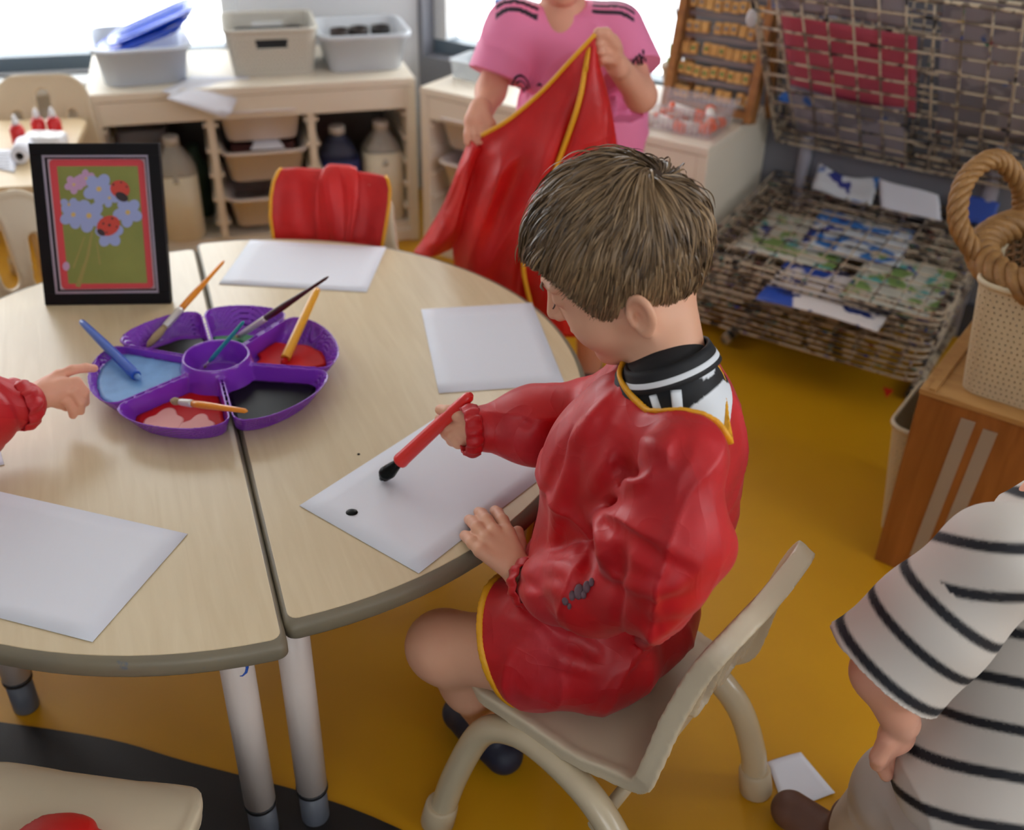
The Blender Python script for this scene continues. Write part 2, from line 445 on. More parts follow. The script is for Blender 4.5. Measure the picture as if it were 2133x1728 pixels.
fl = M().add([(-4, -3, 0), (3, -3, 0), (3, 4.5, 0), (-4, 4.5, 0)], [(0, 1, 2, 3)]).build('floor', m_floor); struct(fl)
edge = spline([(-4, 1.30, 0), (-2, 1.27, 0), (-.83, 1.154, 0), (-.494, 1.083, 0), (-.151, .973, 0), (.25, .72, 0), (.7, .2, 0), (1.0, -.8, 0), (1.1, -3, 0)], 8)
poly = [(p.x, p.y) for p in edge] + [(-4, -3)]
fd = M().prism(poly, .0002, .0025).build('floor_dark_zone', m_dark); struct(fd)

CS = Vector((0, 0, 1))
def wall_with_windows(name, org, d, n, length, wins, th=.18, m=None):
    mm = M(); d, n = Vector(d), Vector(n); out = -n*th
    def seg(s0, s1, z0, z1):
        if s1-s0 < 1e-4 or z1-z0 < 1e-4: return
        c = org + d*((s0+s1)/2) + out/2 + CS*((z0+z1)/2)
        R = Matrix((d, -n, CS)).transposed()
        mm.box(c, (s1-s0, th, z1-z0), R)
    s = 0
    for (a, b, z0, z1) in sorted(wins):
        seg(s, a, 0, CEIL); seg(a, b, 0, z0); seg(a, b, z1, CEIL); s = b
    seg(s, length, 0, CEIL)
    o = struct(mm.build(name, m or m_wall))
    for (a, b, z0, z1) in wins:
        portal(org + d*((a+b)/2) - n*.02 + CS*((z0+z1)/2), n, b-a, z1-z0)
    return o
def window(i, org, d, n, a, b, z0, z1, nm=2, sill=True, th=.18, depth=.14):
    d, n = Vector(d), Vector(n); w = thing('window_%d' % i, 'window', 'window', org + d*((a+b)/2) + CS*z0, kind='structure'); del w['category']; w['label'] = 'bright daylit window with pale frame'
    R = Matrix((d, -n, CS)).transposed(); q = -n*(th*.55); f = .05
    fr = M()
    for (s0, s1, y0, y1) in ((a, a+f, z0, z1), (b-f, b, z0, z1), (a, b, z1-f, z1)):
        fr.box(org + d*((s0+s1)/2) + q + CS*((y0+y1)/2), (s1-s0, .07, y1-y0), R)
    fr.build('window_frame', m_winf, w, True)
    M().box(org + d*((a+b)/2) + q + CS*(z0+f*.45), (b-a, .075, f*.9), R).build('bottom_rail', m_wind, w, True)
    for k in range(1, nm):
        s = a + (b-a)*k/nm; M().box(org + d*s + q + CS*((z0+z1)/2), (.045, .06, z1-z0-.02), R).build('mullion', m_winf, w, True)
    M().box(org + d*((a+b)/2) + q + CS*((z0+z1)/2), (b-a-.02, .006, z1-z0-.02), R).build('pane', m_pane, w, True)
    if sill: M().box(org + d*((a+b)/2) + n*.03 + CS*(z0-.018), (b-a+.02, depth, .036), R, bev=.012).build('window_sill', m_winf, w, True)
W1 = (.575, 3.0, .462, 2.25); W2 = (.02, .985, .47, 2.25)
wall_with_windows('wall_back', CORNER, D1, N1, 3.3, [W1]); window(1, CORNER, D1, N1, *W1, nm=3)
wall_with_windows('wall_right', CORNER, D2, N2, 3.5, [W2], m=m_wallg); window(2, CORNER, D2, N2, *W2, nm=1, sill=False)
PL = CORNER + D1*3.3; PR = CORNER + D2*3.5
wl = Vector((PL.x, PL.y + .1, 0))
wall_with_windows('wall_left', Vector((PL.x, PL.y, 0)), Vector((0, -1, 0)), Vector((1, 0, 0)), PL.y + 2.8, [])
WS = (.45, 3.3, .9, 2.3)
wall_with_windows('wall_side', Vector((PR.x, PR.y, 0)), Vector((0, -1, 0)), Vector((-1, 0, 0)), PR.y + 2.8, [WS]); window(3, Vector((PR.x, PR.y, 0)), Vector((0, -1, 0)), Vector((-1, 0, 0)), *WS, nm=3)
WR = (2.6, 4.4, 1.1, 2.2)
wall_with_windows('wall_front', Vector((PL.x, -2.8, 0)), Vector((1, 0, 0)), Vector((0, 1, 0)), PR.x - PL.x, [WR]); window(4, Vector((PL.x, -2.8, 0)), Vector((1, 0, 0)), Vector((0, 1, 0)), *WR, nm=2)
ce = M().box((-.4, .5, CEIL+.05), (7.4, 7.6, .1)).build('ceiling', m_ceil); struct(ce)
# dark skirting board along the wall behind the drying rack
bb = M().box(CORNER + D2*2.2 + N2*.008 + CS*.05, (2.4, .016, .1), Matrix((D2, -N2, CS)).transposed()).build('baseboard_right', mat('skirting_grey', (70, 72, 80), .5)); struct(bb)

# ceiling downlights
m_glow = mat('lamp_glow', (255, 244, 225), .5, emit=18)
m_lampr = mat('lamp_ring', (220, 220, 220), .3)
for i, (x, y) in enumerate([(-1.6, .2), (-.2, .2), (1.2, .2), (-1.6, 1.7), (-.2, 1.7), (1.2, 1.5)]):
    t = thing('ceiling_downlight', 'round recessed downlight in the ceiling', 'light', (x, y, CEIL), group='ceiling downlights')
    M().lathe([(.075, -.012), (.09, -.012), (.095, 0), (.075, 0)], 24).build('ring', m_lampr, t)
    M().lathe([(.001, -.006), (.075, -.006), (.075, -.002)], 24).build('diffuser', m_glow, t)

# ------------------------------------------------------------------ tables
TT = .48
m_maple = wood('maple_laminate', (210, 190, 154), (219, 201, 167), .30, (2.2, 22, 22), plank=.115, rot=math.radians(-112), coat=.12)
m_band = mat('edge_band_olive', (128, 118, 98), .45, var=.5, vscale=14, var_rgb=(112, 106, 94), spots=((70, 96, 130), 17, .64, .6))
m_leg = mat('table_leg_white', (224, 212, 205), .35, var=.25, vscale=8, var_rgb=(210, 196, 188))
m_foot = mat('table_foot_grey', (92, 96, 106), .45)
m_ring = mat('table_foot_ring_dark', (28, 28, 32), .5)
SD = Vector((-.343, .939, 0)).normalized()       # along the seam, away from the camera
SN = Vector((SD.y, -SD.x, 0))                     # to the right of the seam
def half_table(label, center, side, R, legs):
    c = Vector(center); nrm = SN*side
    t = thing('half_round_table', label, 'table', (c.x + nrm.x*.2, c.y + nrm.y*.2, 0), group='half-round tables pushed together')
    def outline(r, inset):
        pts = []; rc = .013
        n = 56; a_in = math.asin(min(1, (inset+rc)/(r)))
        for i in range(n+1):
            a = -PI/2 + a_in + (PI - 2*a_in)*i/n
            pts.append(c + nrm*(r*math.cos(a)) + SD*(r*math.sin(a)))
        a = PI/2 - a_in; e = pts[-1]
        S_e = r*math.sin(a)
        cr = [(inset + rc*(1 - math.sin(f)), S_e - rc*(1 - math.cos(f))) for f in [PI/2*k/5 for k in range(1, 6)]]  # rounded corner
        for (n_, s_) in cr: pts.append(c + nrm*n_ + SD*s_)
        q = [c + nrm*n_ - SD*s_ for (n_, s_) in reversed(cr)]
        return [(p.x, p.y) for p in pts + q]
    top = outline(R, .001)
    M().prism(top, TT-.026, TT).build('tabletop', m_maple, t, True, bevel=.001)
    o1, o2 = outline(R+.011, -.005), outline(R-.003, .003)
    o1b = outline(R+.0065, -.0015)
    bd = M(); n = len(o1)
    rg = [[(x, y, z) for x, y in o] for o, z in ((o2, TT-.0275), (o1b, TT-.0285), (o1, TT-.023), (o1, TT-.0085), (o1b, TT-.0015), (o2, TT-.0005))]
    bd.rings(rg, False, False, True); bd.build('edge_band', m_band, t, True)
    for i, L in enumerate(legs):
        x, y = L[:2]
        lg = M().lathe([(.0225, .07), (.0225, TT-.028)], 24, (x, y, 0)).build('leg', m_leg, t, True)
        M().lathe([(.0235, .066), (.0235, .073)], 24, (x, y, 0)).build('ring', m_ring, lg).matrix_parent_inverse = Matrix.Identity(4)
        M().lathe([(.02, 0), (.0208, .004), (.0208, .067)], 24, (x, y, 0)).build('foot', m_foot, lg)
        if len(L) > 2:
            d_ = A(505, 1398, .40); 
            sw = M()
            cc = Vector((x, y, 0)); v0 = Vector((-x, -y, 0)).normalized(); tt = v0.cross(CS)
            pts = [(.010, .413), (.012, .405), (.008, .398), (.0, .394), (-.007, .393)]
            sw.tube([cc + (v0*math.cos(a) + tt*math.sin(a))*.0226 + CS*z for a, z in ((-.42, .372), (-.56, .368), (-.58, .361), (-.45, .354), (-.22, .351), (-.08, .352))], [.0008, .002, .0024, .0022, .0012, .0006], 6).build('paint_mark', mat('blue_marker', (40, 90, 190), .5), lg)
    return t
CR = Vector((-.463, 1.462, 0)); CL = CR - SD*.026 - SN*.0103
pos = lambda c, s, r, a: (c.x + (SN*s*math.cos(a) + SD*math.sin(a)).x*r, c.y + (SN*s*math.cos(a) + SD*math.sin(a)).y*r)
half_table('right half-round maple table where the boy is painting', CR, 1, .578, [(-.282, .993), pos(CR, 1, .47, 1.35), pos(CR, 1, .5, -.52), pos(CR, 1, .5, .5)])
half_table('left half-round maple table with the framed picture on it', CL, -1, .580, [(-.353, .966, 1), pos(CL, -1, .47, 1.35), (-.80, 1.19), pos(CL, -1, .5, .4)])

# ------------------------------------------------------------------ sheets of paper
m_paper = mat('white_paper', (226, 228, 238), .6)
def sheet(label, pts, z=TT, curl=0, name='paper_sheet', group='blank sheets on the tables', m=None, cat='paper', th=.0006):
    P = [Vector((p.x, p.y, 0)) for p in pts]; n = 8; rows = []
    for i in range(n+1):
        u = i/n; row = []
        for j in range(n+1):
            v = j/n; p = P[0]*(1-u)*(1-v) + P[1]*u*(1-v) + P[2]*u*v + P[3]*(1-u)*v
            row.append((p.x, p.y, z + .0012 + curl*((u-.5)**2 + (v-.5)**2)*.02*abs(math.sin(3*u+2*v))))
        rows.append(row)
    o = M().grid(rows).build(name, m or m_paper, solid=th)
    return tag(o, label, cat, group)
def rect(p0, p1, l2, side=1):   # p0->p1 is one edge, other edge length l2
    a, b = A(*p0, TT), A(*p1, TT); d = (b-a).normalized(); n = Vector((-d.y, d.x, 0))*side
    return [a, b, b + n*l2, a + n*l2]
sheet('blank white sheet at the far edge of the right table', rect((456, 592), (764, 609), .21, 1))
sheet('blank white sheet lying beside the seated boy\'s face', rect((914, 820), (877, 645), .21, -1))
sheet('white sheet under the red brush with one black paint dot', rect((624, 1054), (872, 1195), .297, 1))
sheet('blank white sheet in the foreground of the left table', rect((391, 1113), (193, 1338), .297, -1))
sheet('white sheet corner below the red sleeve at the left edge', [A(-90, 905, TT), A(-8, 905, TT), A(9, 968, TT), A(-70, 985, TT)], cat='paper')
sheet('white paper scrap on the yellow floor beside the chair foot', [A(1598, 1588, .0), A(1668, 1568, .0), A(1738, 1655, .0), A(1633, 1690, .0)], z=.0005, curl=.4, group='loose floor paper')
m_blackp = mat('black_paint_wet', (10, 12, 11), .32, spec=.14)
dot = M(); c = A(733, 1069, TT)
prof = [(.0085, .0018), (.0078, .003), (.005, .0038), (.001, .004)]
dot.lathe(prof, 18); dm = dot.build('paint_blob', m_blackp); dm.location = (c.x, c.y, TT); dm.scale = (1, .85, 1)
tag(dm, 'wet black paint dot on the sheet under the red brush', 'paint')
b2 = M().lathe([(.0022, .0002), (.002, .001), (.0004, .0014)], 10).build('paint_fleck', m_blackp); c = A(747, 946, TT); b2.location = (c.x, c.y, TT); tag(b2, 'tiny black paint speck on the bare table top', 'paint')
# ------------------------------------------------------------------ storage units along the walls
m_unit = mat('unit_white_wood', (236, 226, 208), .45, var=.2, vscale=5, var_rgb=(226, 214, 194))
m_unit2 = mat('unit_white_stained', (234, 224, 206), .45, var=.2, vscale=5, var_rgb=(224, 212, 192), spots=((90, 110, 120), 22, .70, .7))
m_tray = mat('tray_plastic', (226, 214, 206), .35)
m_clear = mat('clear_plastic', (222, 230, 236), .2, trans=0, alpha=.55)
m_cloudy = mat('cloudy_plastic', (214, 220, 228), .3, alpha=.82)
def rotR(rz): return Matrix.Rotation(rz, 3, 'Z')
def unit(label, p, rz, W, mat_, dividers, Dp=.44, H=.52):
    t = thing('storage_unit', label, 'storage unit', p, rz, group='low white storage units')
    th = .03
    M().box((W/2, Dp/2, H-.012), (W, Dp, .024), bev=.004).build('top_board', mat_, t)
    for x in (th/2, W-th/2): M().box((x, Dp/2, (H-.024)/2), (th, Dp-.004, H-.024), bev=.003).build('side_panel', mat_, t)
    M().box((W/2, Dp/2+.01, .045), (W-2*th, Dp-.03, .022)).build('bottom_board', mat_, t)
    M().box((W/2, .02, .018), (W-2*th, .02, .034)).build('plinth', mat_, t)
    M().box((W/2, .012, H-.024-.034), (W-2*th, .018, .066), bev=.002).build('front_rail', mat_, t)
    M().box((W/2, Dp-.006, H/2), (W-2*th, .006, H-.06)).build('back_panel', mat('unit_back', (120, 112, 102), .6), t)
    for x in dividers: M().box((x, Dp/2, .056+(H-.09-.056)/2), (.022, Dp-.03, H-.09-.056), bev=.002).build('divider', mat_, t)
    return t
U1P = A(175, 199, .52); U1P.z = 0; U1R = math.radians(16.6); U1W = .93
u1 = unit('low white storage unit with three trays and paint jugs under the left window', U1P, U1R, U1W, m_unit, [.325, .615])
def on1(x, y, z): v = rotR(U1R) @ Vector((x, y, 0)); return Vector((U1P.x+v.x, U1P.y+v.y, z))
U2P = A(873, 180, .52); U2P.z = 0; q = A(1477, 309, .52); U2R = math.atan2(q.y-U2P.y, q.x-U2P.x); U2W = math.hypot(q.x-U2P.x, q.y-U2P.y)
u2 = unit('low white paint-spattered storage unit behind the child in pink', U2P, U2R, U2W, m_unit2, [.30, .60])
def on2(x, y, z): v = rotR(U2R) @ Vector((x, y, 0)); return Vector((U2P.x+v.x, U2P.y+v.y, z))
for i in range(5): # runners that carry the trays
    z = .11 + i*.075
    for u, xs in ((u1, (.036, .309, .341, .599, .631, .894)), (u2, (.036, .284, .316, .584))):
        for x in xs: M().box((x, .2, z), (.01, .38, .008)).build('runner', m_unit, u)
tm = None
def tray(label, f, x, w, z, rz, h=.082, stuff=None, y=.19):
    global tm
    p = f(x, y, z); t = thing('storage_tray', label, 'tray', p, rz, group='white storage trays')
    tub_mesh(w-.03, .36, h, .84, .035, .003, .012, .008).build('tray_body', m_tray, t)
    if stuff: M().prism(rrect(w*.72, .28, .03), h*.3, h+.006).build('contents', stuff, t)
    return t
m_redst = mat('red_card', (150, 28, 34), .5, var=.6, vscale=30, var_rgb=(90, 20, 26))
m_drk = mat('dark_card', (74, 30, 32), .6, var=.5, vscale=24, var_rgb=(120, 80, 70))
for z, lb, st in ((.350, 'topmost white tray in the left unit, holding red card', m_redst), (.226, 'middle white tray in the left unit, holding dark card', m_drk), (.082, 'bottom white tray in the left unit', None)):
    tray(lb, on1, .47, .268, z, U1R, .10, st)
for z, lb in ((.345, 'upper white tray in the unit behind the child in pink'), (.21, 'lower white tray in the unit behind the child in pink')):
    tray(lb, on2, .165, .248, z, U2R, .10)
p = on1(.48, .045, .224+.105); rg = []
ps = M(); v = [(-.05, -.04, .004), (.05, -.042, .004), (.02, .05, .03), (-.02, .05, .03)]
ps.add([p + rotR(U1R) @ Vector(q) for q in v], [(0, 1, 2, 3)]); tag(ps.build('paper_scrap', m_paper, solid=.001), 'white paper corner sticking out of the middle tray', 'paper')

def jug(label, p, body, top, h=.27, w=.125, fill=.72, rz=0, hd=True):
    t = thing('paint_jug', label, 'jug', p, rz, group='big paint jugs in the left unit')
    def rr(k, z): return [(x, y, z) for x, y in rrect(w*k, w*k, w*.3*k, 6)]
    zf = h*.66*fill/.72
    M().rings([rr(.9, 0), rr(1, .01), rr(1, zf*.5), rr(1, zf)], smooth=True).build('filled_body', body, t)
    M().rings([rr(1, zf), rr(.99, h*.7), rr(.86, h*.79), rr(.5, h*.9), rr(.36, h*.93), rr(.36, h*.96)], smooth=True).build('shoulder', top, t)
    M().lathe([(w*.2, h*.955), (w*.2, h*1.03), (w*.17, h*1.04)], 18).build('cap', mat('jug_cap', (206, 200, 190), .4), t)
    if hd: M().tube(spline([(0, -w*.5, h*.62), (0, -w*.40, h*.72), (0, -w*.30, h*.82), (0, -w*.18, h*.9)], 5), .009, 10).build('handle', top, t)
    return t
m_crm = mat('cream_paint_jug', (234, 226, 200), .35, var=.2, vscale=8, var_rgb=(224, 214, 186)); m_blu = mat('blue_paint_jug', (44, 52, 110), .3, var=.5, vscale=14, var_rgb=(30, 36, 70))
m_trn = mat('jug_translucent', (196, 192, 180), .3, alpha=.7); m_trnb = mat('jug_translucent_blue', (60, 64, 90), .3, alpha=.8)
jug('cream paint jug behind the framed picture, left bay of the unit', on1(.205, .08, .056), m_crm, m_trn, .30, .125, .74, U1R, True)
jug('dark blue paint jug in the right bay of the left unit', on1(.70, .11, .056), m_blu, m_trnb, .29, .125, .78, U1R)
jug('cream paint jug beside the blue jug, nearest the wall corner', on1(.835, .10, .056), m_crm, m_trn, .30, .125, .82, U1R)
gb = M().lathe([(.04, 0), (.045, .01), (.045, .16), (.02, .2), (.02, .23)], 16).build('green_bottle', mat('green_bottle', (60, 84, 70), .35)); gb.location = on1(.26, .24, .056); tag(gb, 'dark green bottle behind the cream jug in the left bay', 'bottle')
gx = M().rings([[(x, y, z) for x, y in rrect(.15*k, .2*k, .02, 3)] for z, k in ((0, .92), (.01, 1), (.28, 1), (.3, .96))]).build('grey_box', mat('grey_card_box', (120, 116, 120), .6)); gx.location = on1(.12, .27, .056); gx.rotation_euler[2] = U1R; tag(gx, 'grey box at the back of the left bay of the unit', 'box')

# ---- on top of the left unit
Z5 = .52
t = thing('washing_up_tub', 'white plastic tub holding blue tipped trays on the left unit', 'tub', on1(.155, .20, Z5), U1R + .1)
m_wt = mat('tub_white', (206, 216, 230), .35, alpha=.93)
tub_mesh(.255, .30, .105, .86, .05, .003, .011, .01, 6).build('tub_body', m_wt, t)
m_bluep = mat('bright_blue_plastic', (28, 84, 220), .22, coat=.4)
bt = None
for i, (dx, dz, tilt, lb) in enumerate(((0, .098, .30, 'lower bright blue plastic tray tipped in the white tub'), (.035, .128, .36, 'upper bright blue plastic tray leaning out of the white tub'))):
    t = thing('blue_tray', lb, 'tray', on1(.175+dx, .20, Z5+dz), U1R + .05, group='blue plastic trays in the white tub')
    t.rotation_euler = (0, -tilt, U1R + .05)
    tub_mesh(.27, .17, .022, .8, .06, .0025, .006, .004, 6).build('tray_body', m_bluep, t)
    M().tube([(-.10, 0, .022), (.10, 0, .022)], .004, 8).build('divider', mat('pale_blue_plastic', (120, 160, 236), .3), t)

# lattice panels: real holes
def lattice(m, f, nu, nv, hole=.5, tri=True, stagger=True):
    """f(u,v) -> point, u,v in cells; every cell gets a small hole"""
    for j in range(nv):
        for i in range(nu):
            o = .25 if (stagger and j % 2) else -.25 if stagger else 0
            cx, cy = i + .5 + o*.5, j + .5
            out = [(i, j), (i+.5, j), (i+1, j), (i+1, j+.5), (i+1, j+1), (i+.5, j+1), (i, j+1), (i, j+.5)]
            r = hole/2
            if tri:
                up = 1 if (i + j) % 2 else -1
                inn = [(cx-r, cy-r*.8*up), (cx, cy-r*.8*up), (cx+r, cy-r*.8*up), (cx+r*.5, cy), (cx+r*.12, cy+r*.9*up), (cx, cy+r*.9*up), (cx-r*.12, cy+r*.9*up), (cx-r*.5, cy)]
                if up < 0: inn = [inn[6], inn[5], inn[4], inn[3], inn[2], inn[1], inn[0], inn[7]]
            else:
                inn = [(cx-r, cy-r), (cx, cy-r), (cx+r, cy-r), (cx+r, cy), (cx+r, cy+r), (cx, cy+r), (cx-r, cy+r), (cx-r, cy)]
            m.add([f(*q) for q in out + inn], [(k, (k+1) % 8, 8+(k+1) % 8, 8+k) for k in range(8)])
def lattice_basket(name, label, cat, p, rz, w, d, h, taper, cell, mt, slot=True, rim=.008, group=None, r=.02, hole=.45, front=None):
    t = thing(name, label, cat, p, rz, group=group)
    per = []
    def ringat(z, w_, d_):
        return rrect(w_, d_, r, 4)
    def loop(k):
        pts = rrect(w*k, d*k, r, 4); pts = [Vector((x, y, 0)) for x, y in pts]; pts.append(pts[0]); L = [0]
        for a, b in zip(pts, pts[1:]): L.append(L[-1] + (b-a).length)
        return pts, L
    P1, L1 = loop(1.0)
    nu = int(L1[-1]/cell); nu += nu % 2; nv = int(h/cell)
    def samp(s):
        s = s % L1[-1]
        for i in range(len(L1)-1):
            if s <= L1[i+1]:
                e = (s-L1[i])/max(L1[i+1]-L1[i], 1e-9); return P1[i].lerp(P1[i+1], e)
        return P1[-1]
    def f(u, v):
        k = taper + (1-taper)*v/nv; q = samp(u/nu*L1[-1]); return (q.x*k, q.y*k, h*v/nv)
    m = M(); lattice(m, f, nu, nv, hole)
    if slot: # carry-hole: drop the faces of a slot in the two long sides
        keep = []
        for fc in m.f:
            c = sum((Vector(m.v[i]) for i in fc), Vector())/len(fc)
            if abs(c.x) < w*.17 and abs(c.z - h*.70) < h*.10 and abs(c.y) > d*.3: continue
            keep.append(fc)
        m.f = keep; m.sm = [False]*len(keep)
    m.build('woven_wall', mt, t, solid=.0035, fixn=False)
    M().prism(rrect(w*taper-.002, d*taper-.002, r), 0, .004).build('base', mt, t)
    ro = [[(x, y, z) for x, y in rrect(w+e, d+e, r+e/2, 5)] for e, z in ((-.004, h-.008), (rim, h-.008), (rim*1.3, h-.003), (rim, h+.002), (-.006, h+.002), (-.006, h-.008))]
    M().rings(ro, False, False, True).build('rim', mt, t)
    return t
m_lat = mat('lattice_grey_cream', (208, 204, 192), .45)
lattice_basket('lattice_basket', 'pale grey lattice basket on the left unit beside the loose sheets', 'basket', on1(.53, .20, Z5), U1R - .02, .265, .24, .135, .86, .0125, m_lat, r=.03)
dk = M().prism(rrect(.2, .17, .02), .01, .10).build('dark_filler', mat('dark_filler', (40, 40, 42), .8)); dk.location = on1(.53, .20, Z5); dk.rotation_euler[2] = U1R; tag(dk, 'dark filler block put inside the lattice basket behind its handle slot', 'bundle')  # plain dark block added inside so the handle slot reads as dark
# clear tub with brown pots
t = thing('clear_tub', 'clear plastic tub of dark round pots on the left unit', 'tub', on1(.80, .20, Z5), U1R)
tub_mesh(.255, .25, .11, .84, .04, .003, .014, .012, 6).build('tub_body', m_cloudy, t)
for i, (x, y, z, c, lb) in enumerate(((-.055, .05, .072, (52, 40, 38), 'small dark brown pot at the back left of the clear tub'), (.005, .055, .074, (44, 34, 32), 'dark brown pot in the middle of the clear tub'), (.072, .05, .076, (30, 26, 28), 'almost black pot at the right end of the clear tub'),
                                  (-.065, -.03, .062, (128, 104, 92), 'tan pot lying at the front left of the clear tub'), (.0, -.035, .06, (138, 112, 98), 'tan pot at the front of the clear tub'), (.065, -.03, .06, (70, 56, 54), 'brown pot at the front right of the clear tub'))):
    pt = M().lathe([(.024, -.045), (.030, .0), (.030, .018), (.027, .018), (.026, .004), (.001, .003)], 18).build('round_pot', mat('pot_%d' % i, c, .5))
    v = rotR(U1R) @ Vector((x, y, 0)); b = on1(.80, .20, Z5); pt.location = (b.x+v.x, b.y+v.y, Z5+z); tag(pt, lb, 'pot', 'pots in the clear tub')
# loose sheets draped over the front edge of the left unit
for i, (a, b, c, d_, lb) in enumerate((((336, 190), (398, 158), (520, 160), (478, 240), 'upper white sheet hanging over the front of the left unit'), ((345, 200), (404, 166), (512, 170), (470, 242), 'lower white sheet hanging over the front of the left unit'))):
    P = [A(a[0], a[1], Z5+.006), A(b[0], b[1], Z5+.004), A(c[0], c[1], Z5+.004)]
    fr = on1(.0, -.012, 0); nn = rotR(U1R) @ Vector((0, 1, 0)); P.append(AP(d_[0], d_[1], fr - nn*.03, nn)); n = 8; rows = []
    for ii in range(n+1):
        row = []
        for jj in range(n+1):
            u, v = ii/n, jj/n; q = P[0]*(1-u)*(1-v) + P[1]*(1-u)*v + P[2]*u*v + P[3]*u*(1-v)
            q.z += .02*math.sin(PI*u)*math.sin(PI*v)*(.6 + i*.1) - i*.006; row.append(tuple(q))
        rows.append(row)
    tag(M().grid(rows).build('loose_sheet', m_paper, solid=.0008), lb, 'paper', 'loose sheets on the left unit')

# ---- on top of the right unit
sp = thing('spray_bottle', 'white spray bottle on the unit behind the child in pink', 'bottle', on2(.12, .26, Z5), U2R)
m_spw = mat('spray_white', (232, 240, 238), .35)
M().lathe([(.03, 0), (.034, .005), (.034, .07), (.028, .10), (.014, .135), (.013, .15)], 18).build('body', m_spw, sp)
M().box((-.004, 0, .165), (.03, .022, .03), bev=.006).build('spray_head', m_spw, sp)
M().tube([(.01, 0, .172), (.032, 0, .174)], .007, 8).build('nozzle', m_spw, sp)
M().tube(spline([(.012, 0, .158), (.022, 0, .15), (.02, 0, .135)], 4), .003, 6).build('trigger', m_spw, sp)
t = thing('caddy', 'clear plastic caddy beside the white spray bottle', 'caddy', on2(.10, .19, Z5), U2R)
tub_mesh(.17, .13, .055, .9, .015, .003, .004, .004).build('caddy_body', m_clear, t)
bf = M().box((0, 0, .10), (.012, .05, .2), bev=.004).build('blue_folder', mat('blue_card', (40, 110, 180), .5)); bf.location = on2(.06, .33, Z5); bf.rotation_euler[2] = U2R; tag(bf, 'blue card folder standing by the window behind the spray bottle', 'folder')
# glue pot with red lid
gp = thing('glue_pot', 'small clear pot with a red lid beside the pink sleeve', 'pot', on2(.655, .10, Z5), U2R)
M().lathe([(.024, 0), (.026, .003), (.026, .048), (.024, .05)], 18).build('jar', mat('pot_pale', (206, 202, 180), .25, alpha=.8), gp)
M().lathe([(.0285, .046), (.0285, .06), (.02, .064), (.01, .078), (.004, .08)], 18).build('lid', mat('red_lid', (196, 28, 50), .3), gp)
oc = M().lathe([(.012, 0), (.013, .004), (.013, .028), (.011, .03)], 12).build('yellow_cap', mat('amber_cap', (226, 160, 40), .4)); oc.location = on2(.70, .085, Z5); tag(oc, 'small amber bottle cap between the red lid pot and clear basket', 'cap')
# plant pot by the window
pp = thing('plant_pot', 'brown pot with green leaves on the sill behind the pink sleeve', 'plant', on2(.64, .37, Z5), U2R)
M().lathe([(.03, 0), (.045, .075), (.048, .075), (.048, .088), (.04, .088), (.001, .07)], 18).build('pot', mat('terracotta_brown', (150, 120, 90), .6), pp)
for k in range(7):
    a = k*.9; r = .03; m_lf = mat('leaf_green', (60, 180, 60), .5)
    q = M(); b = Vector((math.cos(a)*.02, math.sin(a)*.02, .075)); tp = Vector((math.cos(a)*.05, math.sin(a)*.05, .10+.03*(k % 3))); sd = Vector((-math.sin(a), math.cos(a), 0))*.010; md = (b+tp)/2
    q.add([b, md+sd, tp, md-sd, md+Vector((0, 0, .004))], [(0, 1, 4), (1, 2, 4), (2, 3, 4), (3, 0, 4)]).build('leaf', m_lf, pp, solid=.001)
# clear basket with glue sticks
gbp = on2(.795, .11, Z5)
t = thing('clear_basket', 'clear ridged basket of orange glue sticks on the right unit', 'basket', gbp, U2R)
tub_mesh(.225, .15, .075, .86, .02, .0025, .007, .006).build('basket_body', mat('clear_basket_plastic', (226, 216, 222), .15, alpha=.2), t)
for k in range(14):
    for s in (-1, 1):
        x = -.09 + k*.0138; M().box((x, s*.071, .04), (.003, .003, .062)).build('rib', mat('clear_rib', (236, 230, 236), .2, alpha=.3), t)
m_gw = mat('glue_white', (232, 226, 220), .4); m_go = mat('glue_orange', (238, 92, 34), .4)
for k, (x, y, z, a, ti, lb) in enumerate(((-.075, -.03, .018, .3, 0, 'glue stick at the left end of the clear basket'), (-.03, -.035, .018, -.2, .1, 'glue stick lying along the front of the clear basket'), (.035, -.03, .018, .1, 0, 'glue stick at the front right of the clear basket'),
                                   (.06, .02, .02, 1.2, .1, 'glue stick turned endways at the right of the basket'), (-.05, .03, .022, 2.8, .2, 'glue stick at the back left of the clear basket'), (.0, .0, .044, .5, .25, 'topmost glue stick tilted across the basket'), (.075, -.02, .045, -1.1, .2, 'glue stick with a large orange cap over the basket end'))):
    v = rotR(U2R) @ Vector((x, y, 0)); g = thing('glue_stick', lb, 'glue stick', (gbp.x+v.x, gbp.y+v.y, Z5+z), U2R + a, group='glue sticks in the clear basket')
    g.rotation_euler = (0, PI/2 + ti, U2R + a)
    M().lathe([(.0125, -.04), (.0125, .018)], 14).build('barrel', m_gw, g)
    M().lathe([(.0138, .018), (.0138, .045), (.012, .047)], 14).build('cap', m_go, g)
    M().lathe([(.011, -.05), (.0135, -.05), (.0135, -.04)], 14).build('turning_base', m_go, g)
